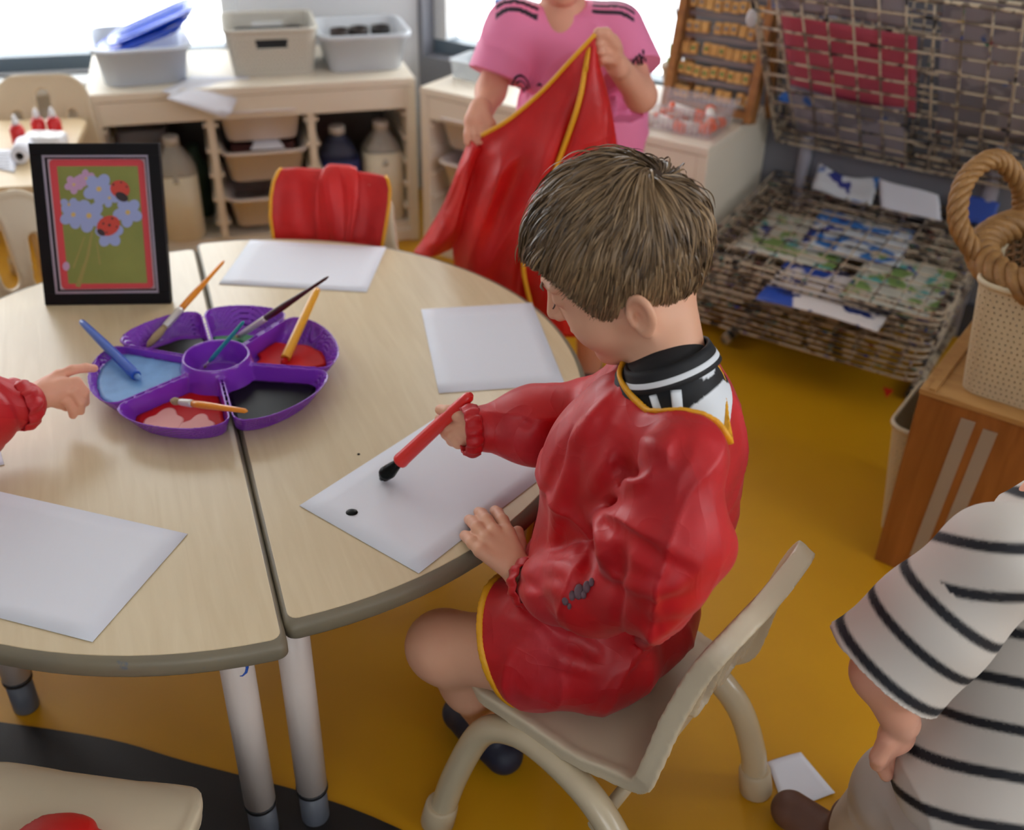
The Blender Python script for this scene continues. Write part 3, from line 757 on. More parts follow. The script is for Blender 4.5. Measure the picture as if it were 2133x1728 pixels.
# wooden counting frame leaning against the wall
m_oak = wood('frame_wood', (138, 88, 42), (170, 116, 60), .45, (3, 14, 14)); m_blk = wood('block_wood', (196, 144, 76), (216, 170, 100), .5, (6, 20, 20))
AF = thing('letter_block_frame', 'wooden frame with rows of small letter blocks leaning by the drying rack', 'block frame', on2(.80, .235, Z5+.004), U2R + .02, rx=math.radians(-12))
FW, FH = .24, .52
for x in (-FW/2, FW/2): M().box((x, 0, FH/2), (.022, .05, FH), bev=.002).build('side_post', m_oak, AF)
M().box((0, 0, FH-.012), (FW, .03, .02), bev=.002).build('top_bar', m_oak, AF); M().box((0, 0, .02), (FW, .03, .02)).build('bottom_bar', m_oak, AF)
rb = Matrix.Rotation(math.radians(28), 3, 'X')
for x in (-FW/2, FW/2): M().box((x, .07, .20), (.02, .028, .42), rb).build('prop_leg', m_oak, AF)
colors = [(200, 60, 50), (70, 110, 160), (90, 130, 60), (120, 120, 120), (60, 50, 50)]
rr_ = random.Random(4)
for r in range(8):
    z = .055 + r*.056
    M().tube([(-FW/2, 0, z), (FW/2, 0, z)], .003, 8).build('rod', mat('steel_rod', (150, 150, 156), .3, metal=.6), AF)
    M().box((0, .016, z-.026), (FW-.02, .004, .012)).build('backing_slat', mat('slat_grey', (150, 146, 146), .5), AF)
    x = -FW/2 + .017
    while x < FW/2 - .02:
        w = .021; jz = rr_.uniform(-.004, .004)
        bk = M().box((x + w/2 - .002, -.002, z + jz), (w-.0015, .020, .030), bev=.002).build('letter_block', m_blk, AF)
        if rr_.random() < .6:
            M().lathe([(.001, 0), (.0055, 0), (.0055, .0008)], 10, (x + w/2 - .002, -.0128, z + jz), Matrix.Rotation(PI/2, 3, 'X')).build('letter_mark', mat('block_print_%d' % (r % 5), colors[rr_.randrange(5)], .5), bk)
        x += w + (rr_.uniform(0, .004) if rr_.random() < .8 else .016)
# cable hanging at the window
cb = M().tube(spline([tuple(AP(x, y, CORNER + N2*.03, N2)) for x, y in ((1408, -40), (1408, 20), (1416, 60), (1432, 88), (1445, 98))], 8), .003, 6).build('window_cord', mat('cord_dark', (60, 84, 92), .5)); tag(cb, 'thin dark cord hanging against the bright right window', 'cord')
# ------------------------------------------------------------------ drying rack on the right
def paint_mat(name, base, cols, scale=18, rough=.45, th=.5, seedoff=0):
    if name in MATS: return MATS[name]
    m = bpy.data.materials.new(name); m.use_nodes = True; N = m.node_tree.nodes; Lk = m.node_tree.links; b = N['Principled BSDF']; b.inputs['Roughness'].default_value = rough
    tc = N.new('ShaderNodeTexCoord'); cur = None
    for i, (c, t, s) in enumerate(cols):
        mp = N.new('ShaderNodeMapping'); mp.inputs['Location'].default_value = (3.1*i + seedoff, 1.7*i, .9*i)
        nz = N.new('ShaderNodeTexNoise'); nz.inputs['Scale'].default_value = scale*s; nz.inputs['Detail'].default_value = 3
        Lk.new(tc.outputs['Object'], mp.inputs[0]); Lk.new(mp.outputs[0], nz.inputs['Vector'])
        rp = N.new('ShaderNodeValToRGB'); rp.color_ramp.elements[0].position = t; rp.color_ramp.elements[1].position = t + .03
        Lk.new(nz.outputs['Fac'], rp.inputs[0]); mx = N.new('ShaderNodeMix'); mx.data_type = 'RGBA'; Lk.new(rp.outputs[0], mx.inputs[0])
        if cur is None: mx.inputs[6].default_value = lin(base) + (1,)
        else: Lk.new(cur, mx.inputs[6])
        mx.inputs[7].default_value = lin(c) + (1,); cur = mx.outputs[2]
    Lk.new(cur, b.inputs['Base Color']); MATS[name] = m; return m
m_wire = paint_mat('paint_caked_wire', (196, 180, 156), [((120, 106, 92), .52, 2), ((120, 40, 30), .66, 3), ((60, 110, 90), .67, 3), ((40, 60, 130), .69, 3), ((200, 160, 40), .70, 3), ((30, 28, 30), .62, 1.6)], 14)
m_wired = paint_mat('paint_caked_wire_dark', (184, 166, 142), [((112, 96, 82), .54, 2), ((110, 50, 30), .62, 3), ((70, 120, 110), .64, 3), ((40, 60, 130), .64, 3), ((40, 36, 36), .58, 1.6)], 14)
RQ = on2(U2W, 0, 0)
rack = thing('drying_rack', 'paint-caked wire drying rack with raised and lowered shelves by the wall', 'drying rack', RQ, U2R)
m_post = mat('rack_post_grey', (176, 176, 190), .4)
for x in (.123, .62):
    M().tube([(x, .415, .0), (x, .415, 1.15)], .019, 16).build('post', m_post, rack)
    M().tube([(x, .415, .02), (x, -.02, .02)], .014, 12).build('base_bar', m_wired, rack)
def wire_shelf(x0, x1, pf, pb, nx, ny, mt, r=.0021, lip=.018, dens=1):
    """pf, pb: (y,z) of the front and back edges"""
    m = M(); f = lambda u, v, dz=0: Vector((x0 + (x1-x0)*u, pf[0] + (pb[0]-pf[0])*v, pf[1] + (pb[1]-pf[1])*v + dz))
    c = .05/(x1-x0); cv = .04
    rim = [f(c, 0), f(1-c, 0)] + [f(1-c+c*math.sin(a), cv-cv*math.cos(a)) for a in (.5, 1.0)] + [f(1, cv), f(1, 1), f(0, 1), f(0, cv)] + [f(c-c*math.sin(a), cv-cv*math.cos(a)) for a in (1.0, .5)]
    m.tube(rim, r*1.7, 8, closed=True)
    up = Vector((0, -(pb[1]-pf[1]), pb[0]-pf[0])).normalized()
    m.tube([q + up*lip for q in rim], r*1.4, 8, closed=True)
    for q in rim[::2]: m.tube([q, q + up*lip], r*1.2, 6)
    rj = random.Random(int(pf[1]*1000))
    for i in range(1, nx):
        u = i/nx; j = [rj.uniform(-.0015, .0015) for _ in range(3)]
        m.tube([f(u, 0, j[0]), f(u + j[1]*.5, .5, j[1]*2), f(u, 1, j[2])], r, 5)
    for i in range(1, ny):
        v = i/ny; m.tube([f(0, v, .002), f(.33, v, rj.uniform(-.001, .003)), f(.66, v, rj.uniform(-.001, .003)), f(1, v, .002)], r*1.15, 5)
    return m
for i in range(6):
    zf = .115 + i*.034
    wire_shelf(.03 + .004*i, .640 + .004*i, (-.125 - .004*(i % 3), zf), (.405, zf + .05), 11, 11, m_wired, .0026).build('wire_shelf', m_wired, rack)
for i, (tz, ty) in enumerate(((.380, -.31), (.44, -.22), (.485, -.11))):
    y0, z0 = .385 + i*.012, .447 + i*.012
    wire_shelf(.045 + i*.004, .70, (y0 + ty*1.28, z0 + tz*1.28), (y0, z0), 11, 11, m_wire, .0030 if i == 0 else .0024).build('wire_shelf', m_wire, rack)
# red tag and a white cable tie on the rack
rt = M().prism([(-.012, .012), (.012, .012), (0, -.014)], -.001, .001).build('tag', mat('red_tag', (196, 32, 34), .4), rack); rt.location = (.585, -.139, .075); rt.rotation_euler = (PI/2, 0, 0)
ti = M().sphere((0, 0, 0), .014, 10, 6, (1, .6, 1.6)).build('cloth_tie', mat('rag_white', (190, 186, 184), .8, bump=.6, bscale=120), rack); ti.location = (.045, .05, .83)
# paintings lying on and in the rack
def rack_pt(x, y, z): v = rotR(U2R) @ Vector((x, y, 0)); return Vector((RQ.x+v.x, RQ.y+v.y, z))
p_blue = paint_mat('painting_blue', (224, 216, 214), [((36, 74, 170), .46, .35), ((24, 44, 110), .60, 1.2)], 14)
p_blue2 = paint_mat('painting_blue_sky', (214, 220, 226), [((50, 120, 200), .52, .6), ((30, 50, 140), .62, .9)], 16, seedoff=5)
p_green = paint_mat('painting_green', (206, 204, 190), [((130, 160, 90), .5, .7), ((90, 170, 170), .60, 1), ((40, 60, 140), .62, 1.2)], 16, seedoff=9)
p_pink = mat('painting_pink', (206, 92, 116), .6, var=.4, vscale=8, var_rgb=(180, 70, 96))
p_grey = paint_mat('painting_grey', (168, 164, 176), [((60, 110, 190), .64, .8), ((140, 138, 150), .5, .6)], 12, seedoff=3)
def painting(label, cs, mt, wob=.004):
    P = [Vector(c) for c in cs]; rows = []; n = 12
    for i in range(n+1):
        row = []
        for j in range(n+1):
            u, v = i/n, j/n; q = P[0]*(1-u)*(1-v) + P[1]*u*(1-v) + P[2]*u*v + P[3]*(1-u)*v
            q = q + Vector((0, 0, wob*(math.sin(5*u+1.3*v+P[0].x*9) + .6*math.sin(9*v+2*u)))); row.append(tuple(q))
        rows.append(row)
    return tag(M().grid(rows).build('painting', mt, solid=.0008), label, 'painting', 'paintings on the drying rack')
def flat(x0, x1, y0, y1, z, k=.09, a=0):
    return [rack_pt(x, y, z + (y + .125)*k) for x, y in ((x0, y0), (x1, y0 + a), (x1 - a, y1), (x0 - a, y1))]
painting('painting of a dark blue shape sticking out of the rack front', flat(.245, .54, -.20, .02, .262, .095, -.0), p_blue, .003)
painting('blue and green painting on the shelf at the rack\'s front right', flat(.42, .63, -.12, .15, .272, .09, .0), p_green, .002)
painting('pale painting with blue marks in the middle of the lower shelves', flat(.25, .5, .06, .3, .276, .09, .02), p_blue2, .002)
painting('greenish painting under the wire at the rack\'s left', flat(.10, .36, .0, .24, .270, .09, -.01), p_green, .002)
def rear(x0, x1, z0, z1, y, lean=.02, sk=0): return [rack_pt(x0, y, z0), rack_pt(x1, y, z0), rack_pt(x1 + sk, y + lean, z1 - abs(sk)*.4), rack_pt(x0 + sk, y + lean, z1)]
painting('crumpled white and blue painting slumped at the back of the rack', rear(.17, .34, .325, .395, .37, .03), p_blue2, .010)
painting('plain pale sheet propped at the back of the lower shelves', rear(.37, .53, .325, .40, .36, .03, -.03), m_paper, .003)
painting('small dark blue painting propped by the basket handle', rear(.55, .65, .34, .40, .37, .03), p_blue, .002)
def raised(x0, x1, a, b, off): # along a raised shelf: a,b fractions from the hinge
    f = lambda x, t: rack_pt(x, .385 + off*.5 - .31*1.28*t, .447 + off*.7 + .38*1.28*t)
    return [f(x0, a), f(x1, a), f(x1, b), f(x0, b)]
painting('bright pink sheet behind the raised wire shelf', raised(.10, .42, .30, .78, .022), p_pink, .003)
painting('grey-lilac painting with blue corner behind the raised shelf', raised(.09, .40, .02, .36, .016), p_grey, .006)
painting('tall grey sheet behind the right of the raised shelf', raised(.47, .69, .22, .98, .03), p_grey, .003)
painting('lilac sheet at the top of the raised shelf', raised(.08, .40, .80, 1.0, .024), p_grey, .003)
bp = M().sphere((0, 0, 0), .022, 12, 8, (1.2, .7, .8)).build('blue_peg', mat('blue_peg', (40, 110, 200), .4)); bp.location = rack_pt(.085, .30, .59); tag(bp, 'bright blue lump of dried paint on the raised shelf', 'paint')

# ------------------------------------------------------------------ wooden box, bins and wicker basket
BX = A(1820, 1165, 0); q = A(1905, 1200, 0); BR_ = math.atan2(q.y-BX.y, q.x-BX.x)
m_pine = wood('pine_orange', (144, 86, 38), (172, 108, 54), .4, (14, 14, 1.6), coat=.1); m_pinel = wood('pine_pale', (176, 128, 72), (196, 150, 92), .45, (1.5, 14, 14))
wb = thing('wooden_box', 'orange pine box with two grey strips, carrying the cream bin', 'box', BX, BR_)
BW, BD, BH = .52, .34, .395
M().box((BW/2, .009, BH/2), (BW, .018, BH), bev=.002).build('front_panel', m_pine, wb)
M().box((BW/2, BD-.009, BH/2), (BW, .018, BH)).build('back_panel', m_pine, wb)
for x in (BW-.009,): M().box((x, BD/2, BH/2), (.018, BD-.036, BH)).build('side_panel', m_pine, wb)
M().box((BW/2, BD/2, BH+.006), (BW+.004, BD+.004, .012), bev=.002).build('lid', m_pinel, wb)
M().box((.02, BD/2, BH+.014), (.012, BD, .006)).build('lid_edge', m_pinel, wb)
m_strip = mat('grey_tape', (168, 152, 136), .5)
for x0, x1, z0, z1 in ((.092, .075, .375, .045), (.132, .112, .368, .015)):
    M().add([(x0-.012, -.0015, z0), (x0+.013, -.0015, z0), (x1+.012, -.0015, z1), (x1-.012, -.0015, z1)], [(0, 1, 2, 3)]).build('tape_strip', m_strip, wb, solid=.0015)
for x, z in ((.128, .23), (.215, .185), (.195, .178), (.105, .085), (.26, .14)):
    M().lathe([(.0003, 0), (.006, 0), (.0062, .0005)], 10, (x, -.0004, z), Matrix.Rotation(PI/2, 3, 'X')).build('knot', mat('pine_knot', (70, 34, 14), .5), wb)
m_bin = mat('cream_bin_plastic', (214, 198, 166), .42)
def inbox(x, y, z): v = rotR(BR_) @ Vector((x, y, 0)); return Vector((BX.x+v.x, BX.y+v.y, z))
lattice_basket('woven_bin', 'cream woven-pattern plastic bin standing on the pine box', 'bin', inbox(.185, .150, BH+.013), BR_, .30, .26, .215, .86, .0105, m_bin, slot=False, rim=.008, r=.035, hole=.42, group='cream woven-pattern bins')
lb = lattice_basket('woven_bin', 'low cream woven-pattern bin on the floor poking out of the pine box', 'bin', inbox(.125, .195, .002), BR_, .36, .23, .26, .84, .0115, m_bin, slot=False, rim=.009, r=.035, hole=.42, group='cream woven-pattern bins')
for k, (x, y, c, lbl) in enumerate(((-.13, .02, (60, 150, 160), 'teal block inside the low bin in the pine box'), (-.10, -.05, (150, 60, 50), 'brick red block inside the low bin'), (-.05, .03, (230, 226, 220), 'white block inside the low bin'))):
    v = rotR(BR_) @ Vector((x, y, 0)); b_ = inbox(.125, .195, .07)
    o = M().box((0, 0, .04), (.05, .05, .1), Matrix.Rotation(.3*k, 3, 'Z'), bev=.006).build('toy_block', mat('toy_%d' % k, c, .4)); o.location = (b_.x+v.x, b_.y+v.y, .03); tag(o, lbl, 'toy')
# wicker basket: rope rim, rope handle, woven body
m_wick = mat('wicker_honey', (168, 124, 72), .5, var=.6, vscale=40, var_rgb=(120, 82, 42), bump=.3, bscale=150)
m_wickd = mat('wicker_dark', (140, 96, 52), .55, var=.6, vscale=40, var_rgb=(96, 62, 30))
WC = inbox(.172, .165, BH + .013 + .20)
wk = thing('wicker_basket', 'honey-coloured wicker basket with rope-twist handle resting in the cream bin', 'basket', WC, BR_)
def rope(path, R, r, turns, ns=5, closed=False, m=None):
    mm = m or M(); P = [Vector(p) for p in path]; k = len(P); fr = []
    T = [((P[(i+1) % k] - P[i-1]) if closed else (P[min(i+1, k-1)] - P[max(i-1, 0)])).normalized() for i in range(k)]
    n0 = T[0].orthogonal().normalized()
    for i in range(k):
        n0 = (n0 - T[i]*n0.dot(T[i])).normalized(); fr.append((n0.copy(), T[i].cross(n0)))
    for s in range(ns):
        pts = []
        for i in range(k):
            a = 2*PI*(s/ns + turns*i/k); pts.append(P[i] + (fr[i][0]*math.cos(a) + fr[i][1]*math.sin(a))*R)
        mm.tube(pts, r, 7, closed=closed)
    return mm
tilt = Matrix.Rotation(.16, 3, 'X') @ Matrix.Rotation(-.10, 3, 'Y')
ra, rb_, hz = .165, .14, .105
rimp = [tilt @ Vector((ra*math.cos(a), rb_*math.sin(a), 0)) + Vector((0, 0, .045)) for a in [2*PI*i/120 for i in range(120)]]
rope(rimp, .0195, .0112, 8, 5, True).build('rope_rim', m_wick, wk)
hp = spline([tilt @ Vector(p) + Vector((0, 0, .045)) for p in ((-ra*.90, -.075, .0), (-ra-.035, -.055, .06), (-ra-.045, .0, .115), (-ra-.015, .06, .13), (-ra*.86, .095, .07), (-ra*.80, .10, .01))], 12)
rope(hp, .0118, .0070, 4.6, 5).build('rope_handle', m_wick, wk)
hp2 = [Vector((-p.x, p.y, p.z)) for p in hp]
rope(hp2, .0118, .0070, 4.6, 5).build('rope_handle', m_wick, wk)
bodyw = M()
for i in range(44):
    a = 2*PI*i/44; top = tilt @ Vector((ra*math.cos(a), rb_*math.sin(a), 0)) + Vector((0, 0, .045))
    bodyw.tube(spline([top, Vector((ra*.86*math.cos(a), rb_*.86*math.sin(a), -.02)), Vector((ra*.66*math.cos(a+.08), rb_*.66*math.sin(a+.08), -.075)), Vector((.2*ra*math.cos(a), .2*rb_*math.sin(a), -.085))], 4), .0045, 6)
bodyw.build('woven_canes', m_wickd, wk)
hoops = M()
for j in range(9):
    f = j/8; k = .96 - .30*f; z = .02 - .095*f
    hoops.tube([((ra*k + .004*(-1)**i)*math.cos(2*PI*i/88), (rb_*k + .004*(-1)**i)*math.sin(2*PI*i/88), z + (1-f)*(tilt @ Vector((ra*math.cos(2*PI*i/88), rb_*math.sin(2*PI*i/88), 0))).z) for i in range(88)], .004, 5, closed=True)
hoops.build('woven_hoops', m_wickd, wk)
M().prism([(ra*.6*math.cos(2*PI*i/24), rb_*.6*math.sin(2*PI*i/24)) for i in range(24)], -.088, -.08).build('base', m_wickd, wk)
sc = thing('scissors', 'red-handled scissors in the wicker basket', 'scissors', WC + Vector((-.005, -.05, .035)), BR_ + .3)
m_rsc = mat('red_handle', (214, 24, 30), .35)
for s in (-1, 1):
    lp = [(.024*math.cos(a), .016*math.sin(a) + s*.019, .004*math.cos(a)) for a in [2*PI*i/20 for i in range(20)]]
    M().tube(lp, .005, 8, closed=True).build('finger_loop', m_rsc, sc)
    M().tube([(.024, s*.014, .004), (.05, 0, .0), (.11, -s*.008, -.012)], [.0045, .004, .0015], 8).build('blade', mat('steel_blade', (180, 182, 186), .3, metal=.8), sc)

# ------------------------------------------------------------------ picture frame
BLc, BRc = A(95, 635, TT), A(355, 632, TT); fu = (BRc-BLc).normalized(); fb = Vector((-fu.y, fu.x, 0)); LN = math.radians(20)
fup = fb*math.sin(LN) + CS*math.cos(LN); fn = -fb*math.cos(LN) + CS*math.sin(LN)
FWd, FHt = .2275, .289
pf = thing('picture_frame', 'black framed picture of ladybirds on blue flowers on the left table', 'picture frame', ((BLc+BRc)/2))
RF = Matrix((fu, fup, fn)).transposed()
def fp(u, v, w=0): return BLc + fu*u + fup*v + fn*w
m_frb = mat('frame_black', (22, 21, 23), .5, spec=.12); m_frs = mat('frame_silver', (160, 152, 168), .3, metal=.3); m_pink = mat('mat_pink_white', (206, 178, 190), .6); m_redc = mat('mat_red', (206, 66, 74), .6)
def border(u0, v0, u1, v1, t, w0, w1, name, mt):
    m = M()
    for (a, b, c, d) in ((u0, v0, u1, v0+t), (u0, v1-t, u1, v1), (u0, v0+t, u0+t, v1-t), (u1-t, v0+t, u1, v1-t)):
        m.box(fp((a+c)/2, (b+d)/2, (w0+w1)/2), (c-a, d-b, w1-w0), RF)
    return m.build(name, mt, pf, True, bevel=.0008)
border(0, 0, FWd, FHt, .0205, -.014, .004, 'outer_frame', m_frb)
border(.0195, .0195, FWd-.0195, FHt-.0195, .005, -.008, .002, 'silver_fillet', m_frs)
border(.0235, .0235, FWd-.0235, FHt-.0235, .0035, -.009, -.001, 'inner_fillet', m_frb)
M().box(fp(FWd/2, FHt/2, -.010), (FWd-.012, FHt-.012, .006), RF).build('back_board', m_frb, pf, True)
def card(name, u0, v0, u1, v1, w, mt, r=.001, par=None):
    pts = [(x + (u0+u1)/2, y + (v0+v1)/2) for x, y in rrect(u1-u0, v1-v0, r, 5)]
    return M().add([fp(u, v, w) for u, v in pts], [tuple(range(len(pts)))]).build(name, mt, pf, True)
card('white_mount', .027, .027, FWd-.027, FHt-.027, -.0062, m_pink)
card('red_mount', .030, .028, FWd-.031, FHt-.028, -.0058, m_redc, .008)
m_grn = mat('print_green', (124, 132, 62), .55, var=.5, vscale=9, var_rgb=(146, 150, 74))
card('photo_print', .043, .038, FWd-.042, FHt-.040, -.0054, m_grn)
def zp(x, y, w): # zoom-crop pixels of the frame -> plane
    px, py = x*400/1728, 250 + y*400/1728
    p = AP(px, py, fp(0, 0, w), fn); return p
pm = {k: mat('print_' + k, c, .55) for k, c in (('blue', (150, 164, 210)), ('pink', (186, 150, 186)), ('yolk', (206, 176, 100)), ('red', (196, 66, 52)), ('dark', (48, 36, 40)), ('stem', (150, 138, 74)))}
def disc(m, x, y, rx, ry, w, rot=0, n=16):
    pts = [zp(x + rx*math.cos(a)*math.cos(rot) - ry*math.sin(a)*math.sin(rot), y + rx*math.cos(a)*math.sin(rot) + ry*math.sin(a)*math.cos(rot), w) for a in [2*PI*i/n for i in range(n)]]
    m.add(pts, [tuple(range(n))]); return m
def sub_of(o, m, name, mt): c = m.build(name, mt, o, fixn=False); c.matrix_parent_inverse = RM[pf.name].inverted(); return c
def flower(k, x, y, r, w, n=5, rot=0):
    m = M()
    for i in range(n):
        a = rot + 2*PI*i/n; disc(m, x + r*.6*math.cos(a), y + r*.6*math.sin(a), r*.5, r*.42, w + .00003*i, a)
    o = m.build('flower_print', pm[k], pf, True, fixn=False); o['kind'] = 'stuff'
    disc(M(), x, y, r*.17, r*.17, w + .0003).build('flower_centre', pm['yolk'], pf, True, fixn=False)
for (x0, y0, x1, y1, t) in ((830, 1000, 790, 1220, 14), (790, 1220, 700, 1500, 22), (760, 1050, 660, 1330, 8), (870, 1100, 900, 1300, 8)):
    d = Vector((x1-x0, y1-y0)).normalized(); nn_ = Vector((-d.y, d.x))*t
    M().add([zp(x0+nn_.x*.5, y0+nn_.y*.5, -.0052), zp(x1+nn_.x, y1+nn_.y, -.0052), zp(x1-nn_.x, y1-nn_.y, -.0052), zp(x0-nn_.x*.5, y0-nn_.y*.5, -.0052)], [(0, 1, 2, 3)]).build('stem_print', pm['stem'], pf, True, fixn=False)
flower('pink', 665, 580, 80, -.0050, 5, .3); flower('pink', 775, 525, 75, -.00495, 5, .8); disc(M(), 595, 1315, 32, 40, -.0050).build('bud_print', pm['pink'], pf, True, fixn=False)
flower('blue', 890, 620, 135, -.0049, 5, .2); flower('blue', 800, 860, 140, -.0048, 5, .5); flower('blue', 660, 850, 120, -.0049, 5, .1); flower('blue', 620, 760, 75, -.00485, 3, -.6)
flower('blue', 1150, 830, 125, -.0047, 5, .4); flower('blue', 985, 700, 80, -.00485, 4, .2); flower('blue', 985, 1020, 120, -.0048, 5, .9)
for (x, y, rx, ry, rot, hx, hy, hr, spots_) in ((1080, 620, 90, 78, .4, 1095, 690, (62, 38, .5), ((1020, 580, 10), (1090, 560, 9), (1140, 600, 9))), (975, 950, 108, 88, -.45, 910, 1010, (42, 26, .6), ((930, 930, 11), (985, 945, 14), (1010, 885, 11), (1050, 960, 9), (960, 1010, 9)))):
    disc(M(), x, y, rx, ry, -.0041, rot).build('ladybird_print', pm['red'], pf, True, fixn=False)
    disc(M(), hx, hy, hr[0], hr[1], -.0040, hr[2]).build('ladybird_head', pm['dark'], pf, True, fixn=False)
    m = M()
    for sx, sy, sr in spots_: disc(m, sx, sy, sr, sr, -.0039, 0, 8)
    o = m.build('ladybird_spots', pm['dark'], pf, True, fixn=False); o['kind'] = 'stuff'
sl = M(); c0 = fp(FWd/2, .20, -.014); sl.tube([c0, Vector((c0.x, c0.y, TT+.003)) + fb*.075], .006, 8, sq=.4); sl.build('stand_leg', m_frb, pf, True)

# ------------------------------------------------------------------ paint palette
PC = Vector((-.482, 1.465, TT))
NOTCH = [math.radians(a) for a in (112, 62, -5, -69, -131, -195)]
pal = thing('paint_palette', 'round purple six-section paint palette with centre cup on the tables', 'palette', PC)
PH, PRo, PRi = .038, .199, .053
def petal2d(P, k):
    a1, a0 = NOTCH[k], NOTCH[(k+1) % 6] + (-2*PI if k == 5 else 0)
    if a0 > a1: a0 -= 2*PI
    am, ha = (a0+a1)/2, (a1-a0)/2
    x = P[:, 0]*math.cos(am) + P[:, 1]*math.sin(am); y = -P[:, 0]*math.sin(am) + P[:, 1]*math.cos(am)
    y = np.abs(y); side = y*math.cos(ha) - x*math.sin(ha) + .0012
    r = np.hypot(x, y); th = np.arctan2(y, x)
    out = r - (PRo - .018*np.clip((th/ha), 0, 1)**4)
    return side, out, r
def petal_d(P, k, z, e=0):
    side, out, r = petal2d(P, k); h = np.clip(PH - z, 0, PH)
    d = -smin(-(side + h*.10 + e), -(out + h*.75 + e), .016)
    return -smin(-d, -(.050 - r + e), .008)
def palette_fn(P):
    z = P[:, 2]; D = np.full(len(P), 9.0)
    sl_ = np.clip(PH - z, 0, PH)*.38
    for k in range(6):
        th_ = np.arctan2(P[:, 1], P[:, 0]); body = np.maximum(np.maximum(petal_d(P, k, z), z-PH), -z)
        inner = np.maximum(petal_d(P, k, z, .0032), -(z-.005)); D = np.minimum(D, np.maximum(body, -inner))
    r = np.hypot(P[:, 0], P[:, 1]); zc = PH + .012
    cup = np.maximum(np.maximum(r - PRi - .006*np.clip(1-z/zc, 0, 1)*2, z - zc), -z)
    cin = np.maximum(r - (PRi - .0035 - .016*np.clip((zc-z)/zc, 0, 1)**2), -(z-.012))
    D = np.maximum(smin(D, cup, .003), -cin)
    return D
V, Fq = sdf_mesh(palette_fn, (-.205, -.205, -.004), (.205, .205, .056), .0021)
V = relax(V, Fq, 2, .5)
m_pur = mat('purple_plastic', (132, 54, 188), .2, coat=.3)
link('tray_body', np_mesh('tray_body', V, Fq), m_pur, pal)
m_lbl = mat('paint_light_blue', (120, 166, 218), .4, var=.5, vscale=30, var_rgb=(92, 130, 180), spec=.25)
m_grnp = mat('paint_green', (14, 108, 52), .45, spec=.12); m_redp = mat('paint_red', (196, 24, 24), .45, var=.3, vscale=40, spec=.12); m_pnk = mat('paint_pink', (236, 170, 164), .5, spec=.2)
def pool(k, z, mt, shrink=.006, blob=None, name='paint'):
    n = 64; a1, a0 = NOTCH[k], NOTCH[(k+1) % 6] + (-2*PI if k == 5 else 0)
    if a0 > a1: a0 -= 2*PI
    am = (a0+a1)/2; c = np.array([math.cos(am), math.sin(am), 0])*(.125 if not blob else blob[0]) + (0 if not blob or len(blob) < 4 else np.array([-math.sin(am), math.cos(am), 0])*blob[3])
    ts = np.linspace(0, .12, 60); pts = []; rj = random.Random(k)
    for i in range(n):
        a = 2*PI*i/n; d = np.array([math.cos(a), math.sin(a), 0]); q = c + ts[:, None]*d
        dd = petal_d(q, k, np.full(len(q), z), .0032); ok = np.argmax(dd > 0) if (dd > 0).any() else 59
        t = ts[max(ok-1, 0)]
        if blob: t = min(t, blob[1]*(1 + .18*math.sin(3*a + k) + .10*math.sin(5*a + 2*k)))
        pts.append((c[0] + d[0]*t, c[1] + d[1]*t))
    m = M(); cc = (c[0], c[1])
    r0 = [(x, y, z-.004) for x, y in pts]; r1 = [(x, y, z) for x, y in pts]; r2 = [(cc[0] + (x-cc[0])*.9, cc[1] + (y-cc[1])*.9, z+.0012) for x, y in pts]
    m.rings([r0, r1, r2], smooth=True).build(name, mt, pal); return c
pool(5, .0150, m_blackp, blob=(.095, .052, 0, -.006)); pool(0, .0165, m_grnp, blob=(.085, .050, 0, -.006)); pool(1, .0120, m_redp, .007, (.115, .060))
pool(2, .0115, m_blackp, .006, (.115, .085)); pool(3, .0092, m_redp, .007, (.12, .09)); pool(4, .026, m_lbl, .0045)
pool(3, .0104, m_pnk, .009, (.145, .026, 0, .030), 'pink_paint'); pool(3, .0104, m_pnk, .009, (.145, .030, 0, -.025), 'pink_paint')
bl = M(); # black paint climbing the cup side of its section
